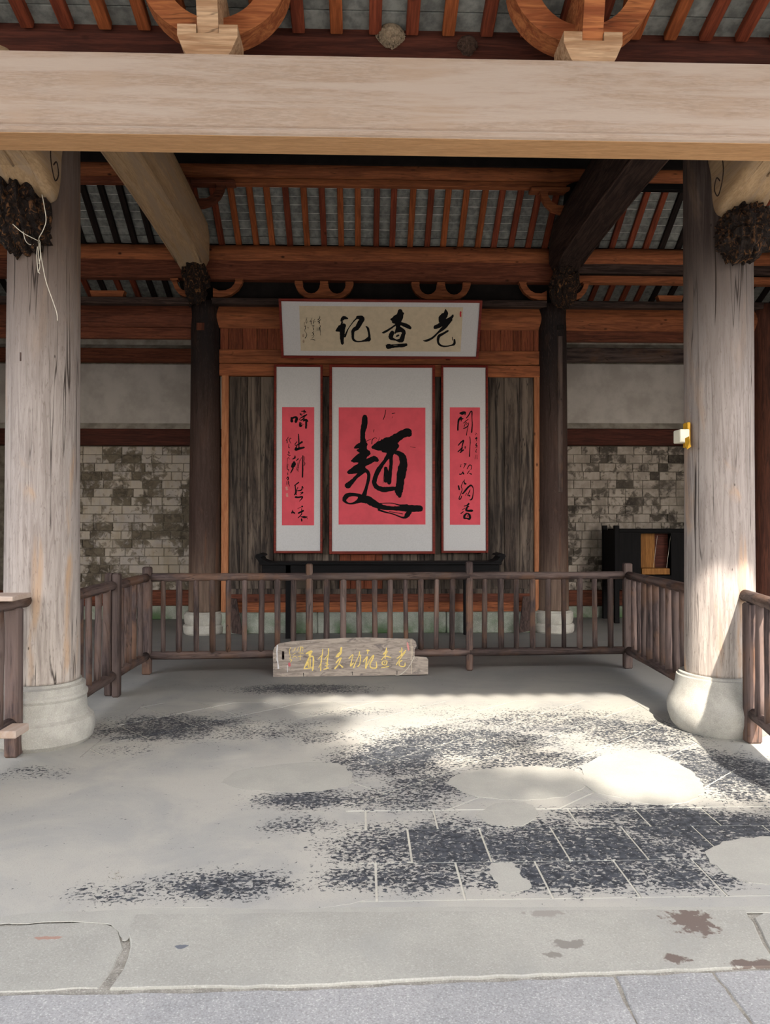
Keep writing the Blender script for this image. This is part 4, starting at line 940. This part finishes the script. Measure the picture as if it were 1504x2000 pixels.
SG = [[(420,540,12),(395,620,16),(370,700,15),(400,785,15),(425,700,15),(400,630,11)],[(330,740,14),(305,820,13),(322,930,13),(366,880,17),(352,1000,24),(330,1100,15),(382,1180,17),(410,1270,24),(382,1350,28),(345,1400,38)],[(450,950,15),(480,975,24)],
 [(640,550,11),(590,640,16),(530,710,16)],[(560,722,22),(630,680,32)],[(600,730,26),(600,820,28)],[(760,600,14),(700,690,22),(700,800,22)],[(680,742,14),(780,710,14)],[(620,870,12),(720,882,22),(652,940,20)],[(680,960,22),(690,1030,32),(700,1075,18)],[(700,1130,26),(650,1180,18),(690,1200,32),(690,1260,42)],[(610,1300,13),(740,1300,13)],[(700,1340,22),(630,1412,11)],[(580,1475,24),(620,1440,13),(700,1466,30),(765,1495,20)],
 [(960,480,15),(955,560,26),(880,640,32)],[(990,630,22),(930,680,26),(870,722,17)],[(930,722,54),(950,762,32)],[(905,785,14),(970,785,14)],[(950,840,15),(985,900,22),(960,960,38),(966,1040,38),(980,1160,15),(985,1280,17)],[(850,970,17),(845,1100,20)],[(910,970,14),(915,1090,15)]]
strokes_mesh(SG, 580, 595, 21.49, Q, bn, 'ink', 'brush_signature', ba)
strokes_mesh([[(0,-4,3.4),(0,4,3.4)]], 899.6, 613.5, 1, Q, bn, 'seal', 'seal_mark', ba, rag=.3)
for (a, b) in ((592.3, 655.5), (593, 666.5)): strokes_mesh([[(0,-1.5,3.4),(0,1.5,3.4)]], a, b, 1, Q, bn, 'sealgrey', 'seal_mark', ba, rag=.3)

# ================================================================== ALTAR TABLE
a, b = P(507, 1100, 9.95), P(979, 1100, 9.95); zt = pz(745, 1092, 10.2)
al = empty('altar_table', ((a.x+b.x)/2, 10.1, 0), 'long black altar table with upturned ends below the scrolls', 'table')
zt = .985
MB().bbox((a.x, 9.90, zt-.035), (b.x, 10.30, zt), .006).build('table_top', M['blackx'], al)
MB().bbox((a.x+.03, 9.93, zt-.15), (b.x-.03, 9.96, zt-.035), .004).build('apron', M['blackx'], al)
MB().bbox((a.x+.03, 10.24, zt-.15), (b.x-.03, 10.27, zt-.035), .004).build('apron', M['blackx'], al)
for x, s_ in ((a.x, -1), (b.x, 1)):
    q = [(0,0),(.02,.03),(.05,.07),(.045,.10),(.0,.115),(-.05,.10),(-.06,.08),(-.02,.07),(-.05,.03),(-.13,0)]
    MB().prism([(x + s_*u_, 9.90, zt-.002+v_) for u_, v_ in q], (0, .40, 0)).build('upturned_end', M['blackx'], al)
for px, yy in ((563, 9.93), (916, 9.93), (563, 10.21), (916, 10.21)):
    x = P(px, 1200, 9.95).x; MB().bbox((x-.034, yy, 0), (x+.034, yy+.06, zt-.035), .004).build('table_leg', M['blackz'], al)

# ================================================================== RAILINGS
def pole(p, q, r, mat, name, parent, n=10, wob=.06):
    p, q = Vector(p), Vector(q); k = 6
    pts = [p.lerp(q, i/k) + Vector((R.uniform(-1,1), R.uniform(-1,1), R.uniform(-1,1)))*r*.05 for i in range(k+1)]; pts[0] = p; pts[-1] = q
    return MB().tube(pts, [r*(1+R.uniform(-wob, wob)) for _ in pts], n).build(name, mat, parent)
def post(x, y, w, h, parent, d=None, z0=0.):
    d = d or w
    return MB().bbox((x-w/2, y-d/2, z0), (x+w/2, y+d/2, h), .012).build('post', M['railz'], parent)
def rail_run(parent, p, q, zt, zb, r, nb=None, balx=None, rb=.027, ends=0.):
    """one bay between two plan points"""
    p, q = Vector(p), Vector(q); ax = 'x' if abs((q-p).x) > abs((q-p).y) else 'y'
    d = (q-p).normalized()
    pole((p.x-d.x*ends, p.y-d.y*ends, zt), (q.x, q.y, zt), r, M['rail'+ax], 'top_rail', parent, 14, .04); pole((p.x, p.y, zb), (q.x, q.y, zb), r, M['rail'+ax], 'bottom_rail', parent, 14, .04)
    ts = balx if balx is not None else [(i+1)/(nb+1) for i in range(nb)]
    for t_ in ts:
        c = p.lerp(q, t_); pole((c.x + R.uniform(-.006,.006), c.y, zb + r*.6), (c.x + R.uniform(-.006,.006), c.y, zt - r*.6), rb*R.uniform(.85, 1.15), M['railz'], 'baluster', parent)
zTop, zBot = .955, .185
A_ = F(287, 1317); B2 = F(604, 1313); C2 = F(917, 1309); D_ = F(1226, 1305)
rl = empty('railing', ((A_.x+D_.x)/2, (A_.y+D_.y)/2, 0), 'long railing of weathered brown poles across the middle, behind the sign board', 'railing')
pl = [Vector((p.x, p.y, 0)) for p in (A_, B2, C2, D_)]
for k, hgt in enumerate((1.06, 1.085, 1.10, 1.08)): post(pl[k].x, pl[k].y, .085 if k in (0, 3) else .068, hgt, rl)
def fr(px, p, q):   # fraction along a bay where the pixel column falls
    d = ray(px, 1200); dx, dy = q.x-p.x, q.y-p.y
    return (CO.y*0 + p.x*d.y - p.y*d.x) / (dy*d.x - dx*d.y)
for (i, xs_) in ((0, (319,351,384,415,447,478,511,543,573)), (1, (639,670,701,732,761,792,822,853,883)), (2, (946.5,978,1008,1039.5,1071,1101,1132,1162,1192))):
    p, q = pl[i], pl[i+1]; rail_run(rl, p, q, zTop, zBot, .040, balx=[fr(x_, p, q) for x_ in xs_])
E_ = F(222, 1360)
r2 = empty('railing', (-2.2, 6.6, 0), 'short railing of dark poles running back from the left front column', 'railing')
eL = Vector((E_.x, E_.y, 0)); pst = Vector((-2.14, 5.70, 0))
post(eL.x+.03, eL.y-.02, .062, 1.06, r2, .085); post(eL.x-.05, eL.y+.03, .07, 1.06, r2)
rail_run(r2, pst, eL, zTop, zBot, .042, nb=4, rb=.03); rail_run(r2, eL, pl[0] + Vector((0,-.05,0)), zTop, zBot, .042, nb=4, rb=.03)
r3 = empty('railing', (2.7, 6.9, 0), 'short railing of brown poles running back from the right front column', 'railing')
eR = Vector((2.66, 5.86, 0)); rail_run(r3, eR, pl[3] + Vector((0,-.05,0)), zTop, zBot, .042, nb=11, rb=.031)
# near railings
nr = F(1470, 1450)
r4 = empty('railing', (nr.x, nr.y-.8, 0), 'sunlit brown pole railing in the right foreground, beside the right front column', 'railing')
p4 = Vector((nr.x, nr.y, 0)); q4 = p4 + Vector((-.30, -1.5, 0)); d4 = (q4-p4).normalized()
post(p4.x, p4.y, .10, .95, r4, .09); post(q4.x, q4.y, .10, .95, r4)
s4 = p4 - d4*.16; rail_run(r4, p4, q4, .985, .20, .042, nb=7, ends=.17, rb=.033)
nl = F(26, 1477)
r5 = empty('railing', (nl.x, nl.y-.8, 0), 'dark pole railing in the left foreground, beside the left front column', 'railing')
p5 = Vector((nl.x, nl.y, 0)); q5 = p5 + Vector((-.12, -1.5, 0)); post(p5.x, p5.y, .085, .95, r5, .10); post(q5.x, q5.y, .10, .95, r5)
rail_run(r5, p5 + Vector((0,0,0)), q5, .985, .21, .045, nb=7, ends=.14, rb=.033)
e = P(56, 1160, 4.82)
thing(MB().bbox((-2.95, 4.60, 1.032), (e.x, 4.86, 1.062), .004).build('loose_board', M['newx']), 'pale sawn board lying on the left foreground rail', 'board')
s = F(16, 1440, .26); thing(MB().bbox((s.x-.05, s.y-.02, .256), (s.x+.05, s.y+.16, .30), .004).build('wood_chock', M['newy']), 'small pale wood chock on the bottom rail at left', 'block')

# ================================================================== SIGN BOARD on the floor
sb_b = F(700, 1321); tilt = math.radians(9); sn = Vector((0, -math.cos(tilt), math.sin(tilt)))
sp0 = Vector((sb_b.x, sb_b.y, 0))
S = lambda a, b: PP(a, b, sp0, sn)
sg = empty('sign_board', (sb_b.x, sb_b.y, 0), 'old grey wooden sign board with gold characters leaning on the railing', 'sign')
out = [(533.6,1324),(533,1272),(536.5,1264),(545,1256.5),(575,1252),(630,1248),(673.6,1245.8),(717,1245),(772,1246.7),(806,1247.5),(812,1253),(814,1262),(810,1268),(809.6,1281.5),(833,1284),(836.5,1288),(836,1317),(717,1320)]
hole = [(550.2,1272),(550.2,1288),(555.3,1288),(555.3,1272)]
op = [S(*p) for p in out]; hp = [S(*p) for p in hole]
for p in op:
    if p.z < .0: p.z = .0
# board face with a slot: split into outline + hole via bmesh triangulation
import bmesh
def holed(op, hp, off, name, mat, parent):
    bm = bmesh.new(); vo = [bm.verts.new(p) for p in op]; vh = [bm.verts.new(p) for p in hp]; es = []
    for L in (vo, vh):
        for i in range(len(L)): es.append(bm.edges.new((L[i], L[(i+1) % len(L)])))
    r_ = bmesh.ops.triangle_fill(bm, use_beauty=True, edges=es)
    fs = [f for f in r_['geom'] if isinstance(f, bmesh.types.BMFace)]
    ex = bmesh.ops.extrude_face_region(bm, geom=fs); vv = [g for g in ex['geom'] if isinstance(g, bmesh.types.BMVert)]
    bmesh.ops.translate(bm, vec=off, verts=vv); bmesh.ops.recalc_face_normals(bm, faces=bm.faces)
    o_ = wloc(parent)
    for v_ in bm.verts: v_.co -= o_
    me = bpy.data.meshes.new(name); bm.to_mesh(me); bm.free(); me.materials.append(mat); ob = bpy.data.objects.new(name, me); return link(ob, parent)
holed(op, hp, -sn*.04, 'board', M['signwood'], sg)
GZ = [(530,1240,[[(640,345,25),(700,322,48),(742,302,34),(700,372,40)],[(720,370,26),(660,480,20),(602,618,22)],[(600,622,18),(690,612,16),(768,600,18)],[(700,415,20),(758,392,24),(772,445,26),(766,600,24),(755,648,26)],[(690,430,16),(650,565,15)],[(712,440,18),(712,600,18)],[(680,490,12),(682,590,20)]]),
 (530,1240,[[(945,262,14),(935,360,17),(915,480,20),(905,655,24)],[(860,442,12),(942,358,16)],[(870,602,14),(930,482,12)],[(1050,258,24),(1050,340,20),(1030,470,22),(1020,600,20)],[(970,452,12),(1050,358,18)],[(1000,512,18),(1042,545,24)],[(985,570,14),(1040,540,12)],[(962,632,18),(1050,606,20)]]),
 (530,1240,[[(1285,238,32),(1270,330,42),(1225,400,24)],[(1195,400,30),(1240,350,44),(1290,300,14)],[(1190,512,24),(1240,450,26),(1282,422,20)],[(1280,430,22),(1232,540,22),(1168,618,30)],[(1240,530,14),(1308,590,30)]]),
 (680,1240,[[(15,432,20),(60,382,18),(90,372,18),(62,480,16),(45,570,28),(100,512,16)],[(100,602,24),(150,482,12),(200,370,16),(210,312,20)],[(190,390,12),(226,372,16),(226,430,18),(210,540,18),(178,580,24)]]),
 (680,1240,[[(345,282,26),(385,286,22)],[(362,300,22),(355,342,18)],[(278,490,18),(320,432,18),(352,402,20),(332,500,26),(325,608,32)],[(330,600,16),(400,452,16),(468,372,20),(450,440,28),(405,530,22),(420,600,20),(518,600,24),(515,490,12)]]),
 (680,1240,[[(705,238,14),(690,310,24),(650,352,28)],[(722,302,18),(680,380,22),(680,440,12)],[(610,460,14),(680,392,16),(785,416,20)],[(640,480,16),(622,530,22),(690,552,20),(712,482,18),(650,480,14)],[(670,512,22)],[(612,604,18),(742,580,20)]]),
 (680,1240,[[(985,240,22),(985,290,24),(945,310,22)],[(985,310,16),(972,380,22)],[(898,432,18),(980,370,18),(1058,282,16)],[(1048,320,16),(960,430,18),(882,550,16)],[(990,468,18),(942,500,20),(942,560,20),(1000,582,20),(1040,568,22),(1045,512,12)]])]
for ox, oy, g_ in GZ: strokes_mesh(g_, ox, oy, 9.4, S, sn, 'gold', 'gold_character', sg, lift=.0015)
SM = [[(355,230,9),(330,300,11),(350,400,11),(340,440,13),(375,460,15),(350,500,10)],[(440,240,13),(420,290,9)],[(440,340,9),(400,360,11)],[(390,420,9),(430,390,11),(470,420,11)],[(500,230,9),(470,290,9)],[(530,222,13),(580,232,11),(570,300,9)],[(542,240,20),(530,300,15)],[(500,330,9),(590,340,9)],[(530,360,9),(530,460,11)],[(490,400,9),(570,390,9)],[(400,270,8),(400,310,8)]]
strokes_mesh(SM, 530, 1240, 9.4, S, sn, 'gold', 'gold_signature', sg, lift=.0015)
strokes_mesh([[(330,530,46),(336,562,46)]], 530, 1240, 9.4, S, sn, 'seal_rose', 'seal_mark', sg, rag=.35)
strokes_mesh([[(1085,140,16),(1100,220,40),(1110,280,22)]], 680, 1240, 9.4, S, sn, 'faded_seal', 'seal_mark', sg, rag=.35)
for a_ in ((588,712),(1486,690)): strokes_mesh([[(a_[0],a_[1]-10,12),(a_[0]+4,a_[1]+50,8)]], 530, 1240, 9.4, S, sn, 'ink', 'nail', sg)
strokes_mesh([[(897,660,12),(895,735,8)]], 680, 1240, 9.4, S, sn, 'ink', 'nail', sg)
cpts = [S(680 + a_/9.4, 1240 + b_/9.4) + sn*.004 for a_, b_ in ((1215,395),(1180,470),(1130,560),(1060,650),(1000,700),(940,740),(870,745))]
MB().tube([Vector(p) for p in smooth_pts([tuple(p) for p in cpts], 4)], .0022, 6).build('cord', M['string'], sg)
for (px_, mm) in ((541, 'cement'), (1, 'cement')):
    pass
strokes_mesh([[(110,190,20),(105,400,22),(125,560,26),(120,780,26)],[(295,560,7),(298,780,8)]], 530, 1240, 9.4, S, sn, 'mount', 'flaked_paint_line', sg, rag=.5, lift=.0008)
strokes_mesh([[(1155,90,8),(1160,400,9),(1165,600,8),(1165,715,7)],[(1180,200,5),(1182,380,6)]], 680, 1240, 9.4, S, sn, 'rice', 'flaked_paint_line', sg, rag=.5, lift=.0008)

# ================================================================== BLACK CABINET in the right aisle
a = P(1206, 1215, 11.30); yb0, yb1 = 11.30, 11.92; x0c = a.x - .035; x1c = x0c + 1.75; ct = pz(1260, 1033, 11.3)
cb = empty('cabinet', ((x0c+x1c)/2, 11.6, 0), 'black wooden cabinet on legs in the right aisle with an open amber compartment', 'cabinet')
for (x_, y_) in ((x0c, yb0), (x1c-.07, yb0), (x0c+.0, yb1-.07), (x1c-.07, yb1-.07)):
    MB().bbox((x_, y_, 0), (x_+.07, y_+.07, ct+.05), .006).build('leg_post', M['blackz'], cb)
MB().bbox((x0c+.07, yb0+.005, ct-.05), (x1c-.07, yb1-.07, ct), .006).build('top_board', M['blackx'], cb)
zb_ = .50
MB().bbox((x0c+.01, yb0+.07, zb_), (x0c+.04, yb1-.07, ct-.02), .004).build('side_panel', M['blackz'], cb)
MB().bbox((x1c-.04, yb0+.07, zb_), (x1c-.01, yb1-.07, ct-.02), .004).build('side_panel', M['blackz'], cb)
MB().bbox((x0c+.07, yb1-.06, zb_), (x1c-.07, yb1-.04, ct-.05), .004).build('back_panel', M['blackx'], cb)
MB().bbox((x0c+.07, yb0+.03, zb_), (x1c-.07, yb1-.07, zb_+.03), .004).build('bottom_board', M['blackx'], cb)
ox0, ox1 = P(1253, 1080, yb0).x, P(1312, 1080, yb0).x; oz1, oz0 = pz(1280, 1042, yb0), pz(1280, 1124, yb0)
MB().bbox((x0c+.07, yb0+.02, zb_), (ox0, yb0+.045, ct-.05), .004).build('front_panel', M['blackz'], cb)
MB().bbox((ox1, yb0+.02, zb_), (x1c-.07, yb0+.045, ct-.05), .004).build('front_panel', M['blackz'], cb)
MB().bbox((ox0, yb0+.02, oz1), (ox1, yb0+.045, ct-.05), .004).build('front_panel', M['blackx'], cb)
MB().bbox((ox0, yb0+.02, zb_), (ox1, yb0+.045, oz0), .004).build('front_panel', M['blackx'], cb)
xm_ = P(1281, 1080, yb0+.12).x
MB().bbox((ox0-.02, yb0+.16, oz0), (xm_, yb0+.18, oz1+.02), .004).build('amber_panel', M['amber'], cb)
MB().bbox((xm_, yb0+.19, oz0), (ox1+.02, yb0+.21, oz1+.02), .004).build('brown_panel', M['eave'], cb)
MB().bbox((ox0+.005, yb0-.01, pz(1280,1122,yb0)), (P(1308,1100,yb0).x, yb0+.15, pz(1280,1110,yb0)), .004).build('amber_ledge', M['amber'], cb)
for (a1, a2) in (((1284,1046),(1276,1109)), ((1310,1046),(1302,1109))):
    MB().tube([P(*a1, yb0+.10), P(*a2, yb0+.05)], .0025, 5).build('cord', M['string'], cb)

# ================================================================== NESTS
def nest(px, py, rx, rz, label, mat, n, seed):
    rr = random.Random(seed); c = P(px, py, 4.80); m = MB()
    for k in range(n):
        th = rr.uniform(0, math.pi*2); ph = math.acos(rr.uniform(-1, 1)); d = Vector((math.sin(ph)*math.cos(th), -abs(math.sin(ph)*math.sin(th)), math.cos(ph)))
        tp_ = (1 - .35*max(0, -d.z)); p = c + Vector((d.x*rx*tp_, d.y*rx*.8, d.z*rz)); r = rr.uniform(.006, .010)
        vs = [p + Vector((x_*r*rr.uniform(.7,1.2), y_*r, z_*r*rr.uniform(.7,1.2))) for x_, y_, z_ in ((1,0,0),(-1,0,0),(0,1,0),(0,-1,0),(0,0,1),(0,0,-1))]
        m.add(vs, [(0,2,4),(2,1,4),(1,3,4),(3,0,4),(2,0,5),(1,2,5),(3,1,5),(0,3,5)])
    m.lathe((c.x, c.y-.0, c.z-rz*.95), [(rx*.25,0),(rx*.7,rz*.4),(rx*.88,rz*.9),(rx*.85,rz*1.5),(rx*.5,rz*1.85)], 14)
    thing(m.build('bird_nest', M[mat]), label, 'nest')
nest(763, 73, .088, .072, 'round grey mud-pellet swallow nest on the eave board', 'nest', 520, 4)
nest(913, 91, .06, .06, 'smaller dark broken mud nest on the eave board', 'nest2', 260, 5)

# ================================================================== UNSEEN TREES added behind the viewer, crowns shaped to throw the dappled shade
def tree(x, y, label, blobs, n, seed, trunk_h=4.5):
    rr = random.Random(seed); o = empty('added_shade_tree', (x, y, -.16), label, 'tree', 'added shade trees')
    MB().tube([(x, y, -.2), (x+.1, y, trunk_h*.5), (x-.1, y+.1, trunk_h), (x, y, trunk_h+2.5)], [.3,.24,.2,.1], 12).build('trunk', M['oldz'], o)
    m = MB(); tot = sum(b[3]*b[4]*b[5] for b in blobs)
    for (bx, by, bz, rx, ry, rz) in blobs:
        for k in range(int(n * rx*ry*rz / tot)):
            while True:
                d = Vector((rr.uniform(-1,1), rr.uniform(-1,1), rr.uniform(-1,1)))
                if d.length <= 1: break
            p = Vector((bx + d.x*rx, by + d.y*ry, bz + d.z*rz)); s_ = rr.uniform(.10, .19)
            ax = Vector((rr.gauss(0,1), rr.gauss(0,1), rr.gauss(0,1))).normalized(); u_ = ax.orthogonal().normalized(); v_ = ax.cross(u_)
            m.add([p-u_*s_, p+v_*s_*.5, p+u_*s_, p-v_*s_*.5], [(0,1,2,3)])
    b = m.build('foliage', M['leaf'], o, recalc=False); b['kind'] = 'stuff'
# the ray to floor point (x, y) crosses the plane Y=-6 at height .9*(y+6) and X = x + .1*(y+6)
tree(-3.4, -6.2, 'tall unseen leafy tree added behind the viewer to shade the floor, left', [(-2.6,-6.2,9.8,2.9,1.1,3.2), (-.45,-6,10.4,1.6,.9,1.6), (-5,-6.4,8.6,2.2,1.2,3), (-.6,-6.1,8.2,1.6,1.,1.1), (-3,-6.5,5.6,3.2,1.,1.9), (.25,-6.0,9.25,.95,.8,.65), (-.2,-6.2,7.5,1.5,.9,.9)], 21000, 11)
tree(3.4, -6.2, 'lower unseen leafy tree added behind the viewer to shade the floor, right', [(3.2,-6.2,7.0,3.6,1.1,2.05), (1.5,-6.1,8.3,1.4,.9,1.3), (2.35,-6.0,10.0,.35,.3,.14), (5.9,-6.3,7.0,2.4,1.1,2.1), (2.2,-6.5,5.2,4.5,1.0,1.6), (5.5,-6.2,10.3,.8,.3,.5)], 19000, 12, 3.8)
